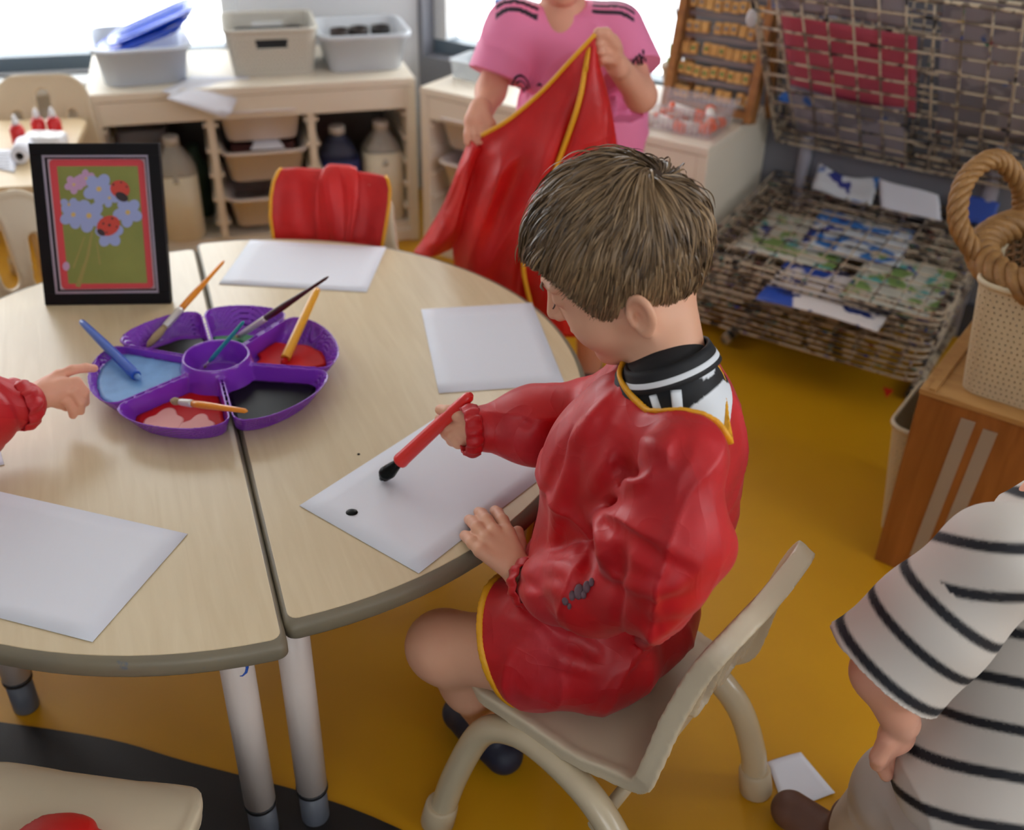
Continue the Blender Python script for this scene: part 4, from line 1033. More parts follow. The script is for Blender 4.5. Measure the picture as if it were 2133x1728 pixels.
# ------------------------------------------------------------------ brushes
m_fer = mat('ferrule_metal', (208, 202, 198), .3, metal=.35); m_brs = mat('bristle_tan', (176, 150, 112), .7, bump=.6, bscale=400); m_bwet = mat('bristle_wet_black', (12, 14, 13), .35, spec=.3)
def lift(px, py, base, length): # the point on the pixel ray that lies `length` from base, on its upper side
    best = None
    for i in range(400):
        z = base.z + i*.0006; p = A(px, py, z)
        if (p-base).length <= length: best = p if best is None else best
    c = [(abs((A(px, py, base.z + i*.0006) - base).length - length), i) for i in range(400)]
    return A(px, py, base.z + min(c)[1]*.0006)
def brush(label, tip, end, kind, hm, bm=None, fr=(0, .13, .30), hr=(.0045, .006, .003), fer=True):
    d = (end-tip); L = d.length; t = thing('paint_brush', label, 'paintbrush', tip, group='paintbrushes')
    f = lambda s: (tip + d*s)
    b0, b1, b2 = fr
    if kind == 'fat':
        M().tube([f(s) for s in (b1, b1+.02, b2, .6, .92, .975, 1.0)], [hr[0], hr[0]*1.06, hr[1], hr[1]*.92, hr[2], hr[2]*.9, hr[2]*.45], 16).build('handle', hm, t, True)
        M().tube([f(s) for s in (b0, .03, .07, b1*.8, b1+.01)], [hr[0]*.25, hr[0]*.62, hr[0]*.7, hr[0]*.55, hr[0]*.5], 12).build('bristles', bm or m_brs, t, True)
    else:
        M().tube([f(s) for s in (b2-.01, b2+.08, b2+.2, .8, .97, 1.0)], [hr[0]*.9, hr[1], hr[1], hr[2]*1.2, hr[2], hr[2]*.4], 12).build('handle', hm, t, True)
        M().tube([f(s) for s in (b1, b1+.02, b2-.03, b2)], [hr[0]*.85, hr[0]*.95, hr[0]*1.05, hr[0]*.98], 12).build('ferrule', m_fer, t, True)
        M().tube([f(s) for s in (b0, .03, b1*.5, b1)], [hr[0]*.2, hr[0]*.8, hr[0]*1.1, hr[0]*.8], 10).build('bristles', bm or m_brs, t, True)
    return t
m_or = mat('handle_orange', (232, 140, 22), .3, coat=.4); m_yo = mat('handle_amber', (232, 164, 44), .3, coat=.3); m_bh = mat('handle_blue', (30, 84, 186), .3, coat=.2); m_brn = mat('handle_maroon', (70, 26, 24), .3, coat=.3); m_tl = mat('handle_teal', (40, 150, 158), .35); m_rh = mat('handle_red', (222, 40, 34), .35, coat=.2)
ZP = TT
tp = A(292, 790, ZP+.034); brush('fat blue paintbrush standing in the light blue paint', tp, lift(168, 668, tp, .205), 'fat', m_bh, mat('bristle_blue', (110, 150, 200), .5), (0, .06, .14), (.0078, .0085, .0058))
tp = A(306, 722, ZP+.016); brush('orange-handled brush with dark bristles in the black paint', tp, lift(467, 543, tp, .235), 'thin', m_or, m_brs, (0, .22, .42), (.0065, .006, .0032))
tp = A(494, 702, ZP+.020); brush('maroon-handled brush resting in the green paint', tp, lift(684, 576, tp, .235), 'thin', m_brn, m_brs, (0, .03, .33), (.0052, .006, .0026))
tp = A(425, 766, ZP+.016); brush('thin teal brush standing in the centre cup', tp, lift(508, 669, tp, .14), 'thin', m_tl, m_brs, (0, .06, .14), (.0024, .0034, .0026))
tp = A(588, 760, ZP+.014); brush('fat amber brush standing in the red paint', tp, lift(662, 600, tp, .19), 'fat', m_yo, m_redp, (0, .08, .16), (.0078, .0082, .0068))
tp = A(355, 834, ZP+.036); brush('orange brush lying across the palette rim over pink paint', tp, A(515, 856, ZP+.062), 'thin', m_or, m_brs, (0, .13, .30), (.0058, .0056, .0036))
RT = A(793, 998, TT+.004); RE = lift(982, 821, RT, .205)
brush('fat red brush with black bristles held by the seated boy', RT, RE, 'fat', m_rh, m_bwet, (0, .22, .27), (.0108, .0108, .0082))
blk = M(); d = RE-RT
blk.sphere(RT + d*.07 + Vector((0, 0, .002)), .0115, 14, 10, (1, 1, .8)); blk.tube([RT + d*.03, RT + d*.10, RT + d*.18, RT + d*.225], [.008, .011, .0075, .006], 12)
o = blk.build('paint_load', m_blackp, bpy.data.objects[[x.name for x in COL.objects if x.get('label', '').startswith('fat red brush')][0]], True)
# ------------------------------------------------------------------ children's chairs
m_ch = mat('chair_beige_plastic', (214, 199, 172), .38, var=.15, vscale=5, var_rgb=(204, 188, 160))
m_tb = mat('chair_tube_beige', (204, 188, 158), .25, coat=.3, spots=((120, 130, 130), 30, .72, .4))
m_cf = mat('chair_foot_beige', (196, 178, 148), .45)
PROF = [tuple(p) for p in spline([(-.172, 0, .262), (-.160, 0, .284), (-.125, 0, .294), (-.05, 0, .290), (.03, 0, .284), (.085, 0, .286), (.112, 0, .302), (.126, 0, .345), (.142, 0, .42), (.160, 0, .50), (.186, 0, .572)], 5)]
PP = np.array([(p[0], p[2]) for p in PROF]); SL = np.concatenate([[0], np.cumsum(np.linalg.norm(np.diff(PP, axis=0), axis=1))]); STOT = SL[-1]
def chair_coords(P):
    best = np.full(len(P), 9.0); s = np.zeros(len(P)); sg = np.ones(len(P)); q = P[:, [0, 2]]
    for i in range(len(PP)-1):
        a, d = PP[i], PP[i+1]-PP[i]; L = d@d; t = np.clip(((q-a)@d)/L, 0 if i else -3, 1 if i < len(PP)-2 else 4)
        e = q - a - t[:, None]*d; dist = np.linalg.norm(e, axis=1); m = dist < best
        best = np.where(m, dist, best); s = np.where(m, SL[i] + t*math.sqrt(L), s)
        sg = np.where(m, np.sign(d[0]*e[:, 1] - d[1]*e[:, 0]), sg)
    return s, best*sg
SLOTS = [(0, STOT-.175, STOT-.055, .019), (.072, STOT-.19, STOT-.105, .013), (-.072, STOT-.19, STOT-.105, .013)]
def chair_fn(P):
    Q = P.copy(); Q[:, 0] += .45*P[:, 1]**2*np.clip((P[:, 2]-.30)/.12, 0, 1)
    s, dp = chair_coords(Q); n = np.abs(P[:, 1]); tS = s/STOT
    hw = .150 - .036*np.clip((s - STOT*.55)/(STOT*.45), 0, 1) - .010*np.exp(-((s - .27)/.04)**2)
    s0 = .012*np.clip((n-.05)/.05, 0, 1)
    sc_ = (s0 + STOT)/2; hl = (STOT - s0)/2; rc = .055
    dx, dy = np.abs(s - sc_) - hl + rc, n - hw + rc
    out = np.hypot(np.maximum(dx, 0), np.maximum(dy, 0)) + np.minimum(np.maximum(dx, dy), 0) - rc
    sl = np.full(len(P), 9.0)
    for (c, a, b, r) in SLOTS:
        t = np.clip(s, a, b); sl = np.minimum(sl, np.hypot(s - t, P[:, 1] - c - (t-b)*(.18*np.sign(c))) - r)
    shell = np.maximum(np.abs(dp) - .0045, np.maximum(out, -sl))
    fl = np.maximum(np.maximum(np.abs(out + .005) - .005, dp - .0055), -dp - .020)
    fs = np.maximum(np.maximum(np.abs(sl - .0035) - .0035, dp - .0055), -dp - .014)
    return smin(smin(shell, fl, .006), fs, .004)
CV, CF = sdf_mesh(chair_fn, (-.20, -.17, .235), (.215, .17, .60), .0034)
CV = relax(CV, CF, 2, .5); chair_me = np_mesh('seat_shell', CV, CF); chair_me.materials.append(m_ch)
def make_chair(label, p, rz, group='beige children\'s chairs'):
    t = thing('child_chair', label, 'chair', p, rz, group=group)
    link('seat_shell', chair_me, m_ch, t)
    for s in (-1, 1):
        y = lambda v: s*v
        pth = spline([(-.181, y(.176), .03), (-.160, y(.164), .125), (-.125, y(.150), .222), (-.075, y(.143), .254), (-.015, y(.143), .251), (.060, y(.150), .226), (.118, y(.159), .172), (.150, y(.168), .09), (.160, y(.172), .03)], 6)
        M().tube(pth, .0195, 18).build('leg_arch', m_tb, t)
        for (x, yy, dx) in ((-.187, .179, -.021), (.166, .1745, .02)):
            M().tube([(x, y(yy), 0), (x, y(yy), .004), (x - dx*.35, y(yy-.003), .046), (x - dx*.36, y(yy-.003), .05)], [.023, .0255, .0245, .021], 18).build('foot', m_cf, t)
    M().tube([(-.085, -.143, .245), (-.085, .143, .245)], .010, 10).build('cross_bar', m_tb, t)
    M().tube([(.065, -.152, .18), (.065, .152, .18)], .010, 10).build('cross_bar', m_tb, t)
    for s in (-1, 1): M().box((-.02, s*.10, .262), (.19, .02, .03), bev=.004).build('seat_bracket', m_cf, t)
    return t
CH0 = make_chair('beige plastic chair with arched tube legs, the painting boy sits on it', (.160, 1.019, .0), math.radians(-36.6))
def chair_at(label, back, rz):   # `back`: point under the middle of the backrest top
    b = Vector((math.cos(rz), math.sin(rz), 0))*.17
    return dup(CH0, (back[0]-b.x, back[1]-b.y, 0), rz, label)
R1 = math.radians(82); chair_at('beige chair at the far side of the table with a red smock over its back', (-.385, 2.135), R1)
R2 = math.radians(140); chair_at('beige chair behind the framed picture at the left table', (-1.075, 1.985), R2)
R3 = math.radians(100); chair_at('beige chair under the left window by the far craft table', (-1.315, 2.875), R3)
R4 = math.radians(-97); chair_at('beige chair in the bottom left corner with a red smock on its seat', (-.545, .505), R4)
# ------------------------------------------------------------------ the seated boy
m_skin = mat('skin_fair', (226, 172, 142), .48, sss=.12, var=.25, vscale=22, var_rgb=(216, 150, 122), spec=.35)
m_red = mat('smock_red_nylon', (200, 14, 24), .48, var=.55, vscale=11, var_rgb=(150, 14, 24), crease=.28, scuff=((222, 78, 92), 6, .52, .42), sheen=.08, spec=.45, spots=((104, 66, 72), 15, .70, .5))
m_redb = mat('smock_red_nylon_back', (216, 26, 26), .46, var=.5, vscale=8, var_rgb=(150, 12, 16), crease=.2, scuff=((224, 70, 70), 6, .54, .4), spots=((84, 20, 22), 10, .66, .7))
m_yel = mat('smock_yellow_binding', (236, 168, 28), .5)
m_blk = mat('shirt_black', (20, 21, 26), .7); m_wht = mat('shirt_white', (226, 230, 236), .7)
m_nail = mat('nail', (236, 190, 172), .3)
BO = Vector((.16, 1.02, 0)); BRZ = math.atan2(.596, -.803)
boy = thing('person', 'seated boy with short brown hair in a red smock holding a red brush', 'person', BO, BRZ)
BMI = (Matrix.Translation(BO) @ Matrix.Rotation(BRZ, 4, 'Z')).inverted()
def bl(p): return BMI @ Vector(p)
def bpx(x, y, z): return bl(A(x, y, z))
def bplane(x, y, yl):   # pixel ray meets the boy's sagittal plane at lateral offset yl
    n = Matrix.Rotation(BRZ, 3, 'Z') @ Vector((0, 1, 0)); return bl(AP(x, y, BO + n*yl, n))
# --- head in its own frame: x forward, y left, z up
HC = bl(AD(1293, 532, 1.15)); HF = (Matrix.Rotation(-BRZ, 3, 'Z') @ Vector((-.992, .12, 0))).normalized()
HYAW = math.atan2(HF.y, HF.x); HPITCH = math.radians(29)
HM = Matrix.Translation(HC) @ Matrix.Rotation(HYAW, 4, 'Z') @ Matrix.Rotation(HPITCH, 4, 'Y') @ Matrix.Rotation(math.radians(1), 4, 'X') @ Matrix.Scale(.955, 4)
HMI = HM.inverted()
def head_sdf(neck_to=None, ears=True):
    h = Sdf()
    h.ell((-.004, 0, .012), (.095, .074, .094))
    h.ell((.036, 0, -.05), (.052, .056, .066), k=.03)
    for s in (-1, 1):
        h.ell((.048, s*.030, -.056), (.030, .027, .030), k=.02)
        h.cap((-.004, s*.050, -.055), (.048, s*.014, -.100), .022, .018, k=.02)
        h.ell((.088, s*.031, -.006), (.016, .016, .012), k=.010, sub=True)
        h.ell((.0745, s*.030, -.008), (.0135, .0145, .0125), k=.004)
        h.cap((.089, s*.012, .012), (.078, s*.044, .010), .006, .005, k=.010)
    h.ell((.060, 0, -.106), (.019, .021, .016), k=.014)
    h.cap((.089, 0, -.004), (.1035, 0, -.034), .0065, .0085, k=.010)
    for s in (-1, 1): h.ell((.0955, s*.0085, -.039), (.0075, .006, .006), k=.005)
    h.ell((.086, 0, -.061), (.0085, .018, .0055), k=.005); h.ell((.081, 0, -.0725), (.008, .015, .006), k=.005)
    h.ell((.095, 0, -.0665), (.0085, .017, .0012), k=.003, sub=True)
    if ears:
        for s in (-1, 1):
            R = Matrix.Rotation(s*math.radians(-26), 3, 'Z') @ Matrix.Rotation(math.radians(-10), 3, 'Y')
            e = Sdf(); c = Vector((-.010, s*.081, -.043))
            e.ell(c, (.0185, .0068, .0265), R); e.ell(c + Vector((.004, -s*.002, -.021)), (.008, .0055, .009), k=.006)
            e.ell(c + R @ Vector((.002, s*.0068, .002)), (.0125, .0072, .0185), R, k=.003, sub=True)
            e.ell(c + R @ Vector((.006, s*.004, -.004)), (.005, .008, .006), R, k=.003, sub=True)
            e.cap(c + R @ Vector((.0125, s*.002, -.012)), c + R @ Vector((.0135, s*.003, .0)), .0045, .0045, k=.004)
            h.fn(e, k=.006)
    if neck_to is not None: h.cap((-.020, 0, -.055), neck_to, .043, .044, k=.022)
    return h
NK = Vector((-.030, .010, .780))
h = head_sdf(HMI @ NK)
V, Fq = sdf_mesh(h, (-.14, -.13, -.24), (.13, .13, .125), .0024); V = relax(V, Fq, 1)
def xf(V, Mx): a = np.array(Mx); return V @ a[:3, :3].T + a[:3, 3]
parts = [(xf(V, HM), Fq)]
# --- hands
def hand(fingers, palm, wrist, arm, r=.0082, thumb=None, palm_r=.0135):
    s = Sdf()
    for f in fingers:
        n = len(f); rs = [r*1.12, r*1.05, r, r*.9, r*.82][:n]; s2 = Sdf(); s2.chain(f, rs, k=.003); s.fn(s2, k=.003)
    p = Sdf()
    for f in fingers: p.cap(f[0], wrist, palm_r*.74, palm_r*1.2, k=.006)
    if palm: p.ell(palm[0], palm[1], k=.010)
    p.cap(wrist, arm, .0195, .0195, k=.012)
    s.fn(p, k=.004)
    if thumb: t = Sdf(); t.chain(thumb, [r*1.5, r*1.25, r*1.1, r*.95][:len(thumb)], k=.004); s.fn(t, k=.006)
    return s
def hp(*q): return [bpx(*a) for a in q]
LH = [hp((1058, 1110, .506), (1047, 1084, .507), (1037, 1069, .497), (1031, 1063, .489)),
      hp((1031, 1108, .509), (1014, 1083, .511), (1003, 1070, .499), (997, 1066, .489)),
      hp((1014, 1122, .507), (995, 1099, .509), (984, 1086, .498), (977, 1082, .489)),
      hp((1002, 1146, .501), (985, 1130, .502), (975, 1119, .494), (968, 1115, .488))]
LWR, LAR = bpx(1092, 1204, .474), bpx(1160, 1232, .50)
lh = hand(LH, (bpx(1048, 1150, .486), (.021, .021, .011)), LWR, LAR, .0080, hp((1082, 1168, .468), (1080, 1130, .470), (1078, 1108, .474)))
parts.append(sdf_mesh(lh, *bounds(*[p for f in LH for p in f], LWR, LAR, pad=.04), .0019))
def onb(t, dz=0, off=(0, 0)):  # point by the red brush
    p = RT + (RE-RT)*t; return bl(p + Vector((off[0], off[1], dz)))
bz = lambda t: (RT + (RE-RT)*t).z
RWR, RAR = bpx(1008, 893, bz(.7) + .004), bpx(1060, 897, bz(.7)+.012)
zb = bz(.66)
RH = [hp((966, 874, zb+.010), (938, 866, zb+.004), (918, 872, zb-.008), (922, 886, zb-.014)),
      hp((964, 886, zb+.004), (936, 890, zb-.004), (918, 889, zb-.012), (926, 899, zb-.018)),
      hp((966, 899, zb-.004), (944, 908, zb-.010), (930, 903, zb-.016), (938, 911, zb-.022)),
      hp((972, 910, zb-.010), (955, 922, zb-.016), (942, 917, zb-.022), (950, 921, zb-.026))]
rh = hand(RH, (bpx(986, 890, zb+.002), (.020, .020, .017)), RWR, RAR, .0078, hp((992, 875, zb+.016), (962, 866, zb+.021), (934, 857, zb+.019), (917, 853, zb+.016)))
parts.append(sdf_mesh(rh, *bounds(*[p for f in RH for p in f], RWR, RAR, pad=.04), .0019))
# --- legs and the covered trunk
lg = Sdf()
KN = Vector((.196, .142, .335)); AN = Vector((.205, .03, .075))
lg.chain([(.03, .065, .375), (.09, .105, .362), KN], [.062, .054, .046], k=.02); lg.ell(KN + Vector((.008, .004, .0)), (.046, .044, .043), k=.02)
lg.chain([KN, KN.lerp(AN, .35) + Vector((-.018, 0, 0)), AN], [.044, .042, .028], k=.02)
KR, AR_ = Vector((.21, -.085, .325)), Vector((.20, -.08, .075))
lg.chain([(.03, -.065, .375), (.09, -.08, .36), KR], [.070, .063, .050], k=.02); lg.chain([KR, KR.lerp(AR_, .4) + Vector((-.015, 0, 0)), AR_], [.044, .042, .028], k=.02)
lg.ell((.035, 0, .40), (.075, .105, .075), k=.03); lg.cap((.03, 0, .42), (-.02, 0, .73), .075, .06, k=.04); lg.cap((-.03, 0, .72), NK, .05, .044, k=.02)
SHL, ELL, WRL = bplane(1418, 968, .112), bplane(1362, 1240, .145), LWR
SHR, ELR, WRR = Vector((.02, -.080, .725)), Vector((.145, -.125, .590)), RWR
for a, b, c in ((SHL, ELL, WRL), (SHR, ELR, WRR)): lg.chain([a, b, b.lerp(c, .9)], [.026, .022, .019], k=.02)
parts.append(sdf_mesh(lg, (-.2, -.24, .03), (.36, .26, .86), .0048))
VV, FF, o = [], [], 0
for V, F_ in parts:
    VV.append(V); FF.append(F_ + o); o += len(V)
link('body', np_mesh('body', np.concatenate(VV), np.concatenate(FF)), m_skin, boy)
# nails
for hnd, up in ((LH, .0062),):
    for f in hnd:
        d = (f[3]-f[2]).normalized(); c = f[3] - d*.001 + Vector((0, 0, up)); R = d.to_track_quat('X', 'Z').to_matrix()
        M().sphere(c, .005, 10, 6, (1.0, .9, .28), R).build('nail', m_nail, boy)
# lashes and brow
for s in (1,):
    M().tube([HM @ Vector((.089 - .3*abs(k)*abs(k)*8, s*.030 + k, -.0125 - .002*math.cos(k*120))) for k in (-.012, -.006, 0, .006, .012)], .0009, 5).build('eyelashes', mat('lash_dark', (58, 40, 30), .6), boy)
    M().tube([HM @ Vector((.093 - abs(k)*.35, s*.030 + k, .012 + .003*math.cos(k*90))) for k in (-.014, -.005, .005, .014)], [.0008, .0018, .0018, .0008], 6).build('eyebrow', mat('brow_brown', (122, 92, 66), .7), boy)
# socks and shoes
m_shoe = mat('shoe_navy', (28, 34, 56), .55)
for an, d in ((AN, Vector((.98, -.2, 0))), (AR_, Vector((1, .05, 0)))):
    s = Sdf(); b = Vector((an.x, an.y, .03)); s.cap(b - d*.035, b + d*.075, .031, .030, k=.01); s.ell(b + d*.02 + CS*.018, (.05, .032, .035), k=.02); s.cap(an + CS*-.01, an + CS*.035, .033, .033, k=.01); s.cut((0, 0, .0), (0, 0, -1))
    soft('shoe', s, *bounds(b - d*.1, b + d*.14, an + CS*.05, pad=.04), .004, m_shoe, boy, False)
# --- smock
RIDGE = lambda P, f, st: 1 - np.abs(noise3(P*np.array(st)*f))*2
def folds(P):
    Q = P + .035*np.stack([noise3(P*5 + 1), noise3(P*5 + 5), noise3(P*5 + 9)], 1)
    a = noise3(Q*np.array((8, 8, 4.5)) + 3.3); b = noise3(Q*np.array((9, 6, 6.)) + 21.7); c = noise3(Q*np.array((15, 13, 9.)) + 7.7)
    return -.005*np.exp(-(a/.13)**2) + .0055*np.exp(-np.abs(b)/.08) + .0015*np.exp(-np.abs(c)/.10) - .0008*c
CUFF_L, CUFF_R = WRL.lerp(LAR, .42), RWR.lerp(RAR, .18)
sm = Sdf()
sm.ell((.045, -.005, .45), (.100, .125, .150)); sm.ell((.004, -.005, .61), (.124, .112, .125), k=.05)
sm.ell((-.014, 0, .70), (.094, .105, .10), k=.05); sm.cap(SHL + Vector((0, -.015, 0)), (.0, -.065, .735), .042, .046, k=.03)
sm.ell((.058, .02, .645), (.052, .072, .070), k=.03)
fa = Sdf(); fa.chain([ELL, ELL.lerp(CUFF_L, .45), ELL.lerp(CUFF_L, .8), CUFF_L], [.043, .052, .043, .030], k=.02)
ua = Sdf(); ua.chain([SHL, SHL.lerp(ELL, .5) + Vector((-.006, .004, 0)), ELL + Vector((-.010, .0, .035))], [.044, .058, .048], k=.02)
ua.ell(SHL.lerp(ELL, .62) + Vector((.030, .004, -.002)), (.042, .036, .040), k=.03); ua.ell(bplane(1472, 1140, .10), (.030, .03, .028), k=.03)
sm.fn(fa, k=.010); sm.fn(ua, k=.010)
ra_ = Sdf(); ra_.chain([SHR, ELR, ELR.lerp(CUFF_R, .6), CUFF_R], [.058, .056, .052, .031], k=.02); sm.fn(ra_, k=.02)
HEMP, HEMN = Vector((.118, .12, .382)), Vector((.84, .30, -.42)).normalized()
def skirt_raw(P):
    s = Sdf(); s.chain([(.02, .05, .385), (.08, .085, .375), (.18, .125, .36)], [.092, .082, .072], k=.02); s.chain([(.02, -.05, .385), (.08, -.07, .375), (.18, -.085, .36)], [.09, .08, .072], k=.02)
    s.ell((.05, .0, .38), (.13, .13, .07), k=.03)
    return s(P)
skirt = lambda P: np.maximum(np.maximum(skirt_raw(P), (P - npv(HEMP))@npv(HEMN)), .2925 - P[:, 2])
sm.fn(skirt, k=.008)
# explicit creases
def on_surface(sdf, inv, x, y, t0=.75):
    o_ = inv @ Vector((0, 0, CAM_H)); d_ = ((inv @ AD(x, y, 2)) - o_).normalized(); t_ = t0
    for _ in range(90):
        dd = float(sdf(np.array([npv(o_ + d_*t_)]))[0]); t_ += dd*.85
        if abs(dd) < .0005: return o_ + d_*t_, d_
        if t_ > 4: break
    return None, d_
RIDGES = [([(1237, 1058), (1290, 1085), (1360, 1125), (1447, 1172)], .010), ([(1242, 1062), (1252, 1110), (1262, 1170), (1258, 1210)], .009), ([(1262, 1185), (1330, 1218), (1400, 1214), (1425, 1188)], .009),
          ([(1130, 1180), (1180, 1188), (1205, 1215)], .007), ([(1108, 1238), (1160, 1228), (1190, 1235)], .007), ([(1265, 922), (1268, 960), (1240, 1012)], .010), ([(1345, 918), (1390, 938), (1402, 965)], .010), ([(1385, 975), (1330, 1000), (1262, 1036)], .010),
          ([(1305, 795), (1260, 850), (1205, 915), (1165, 960)], .011), ([(1212, 900), (1190, 980), (1165, 1070), (1155, 1140)], .010), ([(1110, 1340), (1180, 1368), (1250, 1396)], .010), ([(1060, 1290), (1120, 1310), (1160, 1345)], .008), ([(1400, 1290), (1340, 1330), (1290, 1390)], .010)]
VALLEYS = [([(1250, 1090), (1300, 1125), (1370, 1163), (1438, 1196)], .010), ([(1282, 1120), (1286, 1170), (1280, 1200)], .009), ([(1290, 958), (1302, 986), (1335, 975)], .007), ([(1180, 905), (1158, 965), (1130, 1040)], .009), ([(1200, 1335), (1260, 1372)], .010), ([(1440, 856), (1420, 930), (1398, 1000)], .005), ([(1215, 1130), (1225, 1170), (1215, 1200)], .010), ([(1080, 860), (1100, 885)], .008)]
base_fn = Sdf(); base_fn.ops = list(sm.ops)
for lines, sub in ((RIDGES, False), (VALLEYS, True)):
    for pts, r in lines:
        dense = spline([(x, y, 0) for x, y in pts], 3); P3 = []
        for q in dense:
            p, d_ = on_surface(base_fn, BMI, q.x, q.y)
            if p is not None: P3.append(p + d_*(.0045 if not sub else -.004))
        if len(P3) > 2:
            n_ = len(P3)-1; sm.line([p + d_*(.006*(1 - math.sin(PI*i/n_))*(1 if not sub else -1)) for i, p in enumerate(P3)], [r*(.45 + .55*math.sin(PI*i/n_)) for i in range(n_+1)], .011, sub)
# neck and open back
NB = bplane(1515, 885, .05)
OPEN = Sdf(); OPEN.cap(NK + Vector((.004, 0, .03)), NK + Vector((-.02, .006, .05)), .061, .056, k=.01); OPEN.cap(NK + Vector((-.034, .024, .030)), NB, .057, .018, k=.02); OPEN.cap(NK, NK + Vector((0, .0, .2)), .050, .050, k=.01)
sm.fn(OPEN, k=.004, sub=True)
smock_fn = sm
smock = soft('smock', sm, (-.24, -.25, .285), (.42, .27, .84), .0037, m_red, boy, False, folds, None, 1)
# yellow bindings
hem_b = lambda P: np.maximum(np.maximum(skirt_raw(P) - .0022, np.abs((P - npv(HEMP))@npv(HEMN)) - .0048), .2905 - P[:, 2])
V, Fq = sdf_mesh(hem_b, (-.1, -.25, .285), (.30, .25, .50), .0028); V = V + grad(skirt_raw, V)*folds(V)[:, None]; link('hem_binding', np_mesh('hem_binding', relax(V, Fq, 1), Fq), m_yel, smock)
nb = lambda P: np.maximum(np.abs(OPEN(P)) - .0028, np.abs(sm_noopen(P) - .001) - .0055)
def sm_noopen(P):
    s = Sdf(); s.ops = sm.ops[:-1]; return s(P)
V, Fq = sdf_mesh(nb, (-.2, -.2, .70), (.08, .2, .86), .0024); link('neck_binding', np_mesh('neck_binding', relax(V, Fq, 1), Fq), m_yel, smock)
# cuffs
for c, d, w in ((CUFF_L + (CUFF_L-ELL).normalized()*.008, (CUFF_L-ELL).normalized(), LWR), (CUFF_R + (RWR-ELR).normalized()*.020, (RWR-ELR).normalized(), RWR)):
    Rm = (w - c).normalized() if (w-c).length > 1e-4 else d
    Rq = d.to_track_quat('Z', 'Y').to_matrix(); rows = []
    for k in range(8):
        t = k/7; rows.append([c + Rq @ Vector((math.cos(a)*rr, math.sin(a)*rr, -.006 + .022*t)) for a in [2*PI*i/48 for i in range(48)] for rr in [(.0315 + .0035*math.sin(PI*t) + .0022*math.sin(i_*1.0) if False else .0315 - .002*t + .0035*math.sin(PI*t) + .0022*math.sin(a*13 + t*2))]])
    M().grid(rows, True, True).build('gathered_cuff', m_red, smock, solid=.002)
# dried grey paint on the forearm
m_dry = mat('dried_grey_paint', (104, 78, 88), .7)
for x, y, r in ((1178, 1248, .007), (1192, 1240, .006), (1206, 1232, .009), (1222, 1222, .007), (1216, 1238, .005), (1186, 1262, .004), (1232, 1212, .005)):
    p, d_ = on_surface(sm, BMI, x, y)
    if p is not None: M().sphere(p - d_*.0035, r, 10, 6, (1, .62, .4), d_.to_track_quat('Z', 'X').to_matrix()).build('dried_paint', m_dry, smock)
# --- shirt under the smock
sh = Sdf(); sh.ell((-.014, 0, .70), (.088, .098, .094)); sh.cap(SHL + Vector((.004, -.035, -.004)), (.0, -.065, .733), .034, .036, k=.03); sh.cap((-.03, 0, .74), NK + Vector((0, 0, .01)), .068, .047, k=.035)
sh.ell((-.065, .03, .74), (.045, .065, .05), k=.02)
sh.fn(lambda P: .014 - OPEN(P), k=.004, sub=True)
def shirt_col(V):
    wv = .006*np.sin(V[:, 2]*140) + .004*np.sin(V[:, 2]*310 + 1)
    wht = (V[:, 0] < -.076 + wv)
    c = np.where(wht[:, None], np.array(lin((228, 232, 238)))[None], np.array(lin((20, 21, 26)))[None]); return c
soft('shirt', sh, (-.2, -.2, .62), (.12, .2, .84), .003, mat('shirt_tint', (20, 21, 26), .7, attr='tint'), boy, False, None, shirt_col, 1)
COLC = NK + Vector((.006, .0, .022)); Rc = Matrix.Rotation(math.radians(-27), 3, 'Y').inverted()
def ring(z0, z1, r0, r1, name, mt, th=.0025):
    rows = [[COLC + Rc @ Vector((math.cos(a)*(r0 + (r1-r0)*k/4), math.sin(a)*(r0 + (r1-r0)*k/4)*1.06, z0 + (z1-z0)*k/4)) for a in [2*PI*i/56 for i in range(56)]] for k in range(5)]
    return M().grid(rows, True, True).build(name, mt, boy, solid=th)
ring(-.010, .014, .0525, .0462, 'collar', m_blk, .004); ring(-.0045, .0015, .0518, .0500, 'collar_stripe', m_wht, .0035)
for (a, b) in (((1362, 822), (1372, 852)), ((1408, 812), (1413, 858))):
    p = []
    for k in range(7):
        x, y = a[0] + (b[0]-a[0])*k/6, a[1] + (b[1]-a[1])*k/6
        o_ = bl(Vector((0, 0, CAM_H))); d_ = (bl(AD(x, y, 2)) - o_).normalized(); t_ = .8
        for _ in range(60):
            q = o_ + d_*t_; dd = float(sh(np.array([npv(q)]))[0]); t_ += dd*.8
            if abs(dd) < .0004: break
        p.append(o_ + d_*(t_ - .0012))
    M().tube(p, .0062, 8, sq=.22).build('shoulder_bar', m_wht, boy)

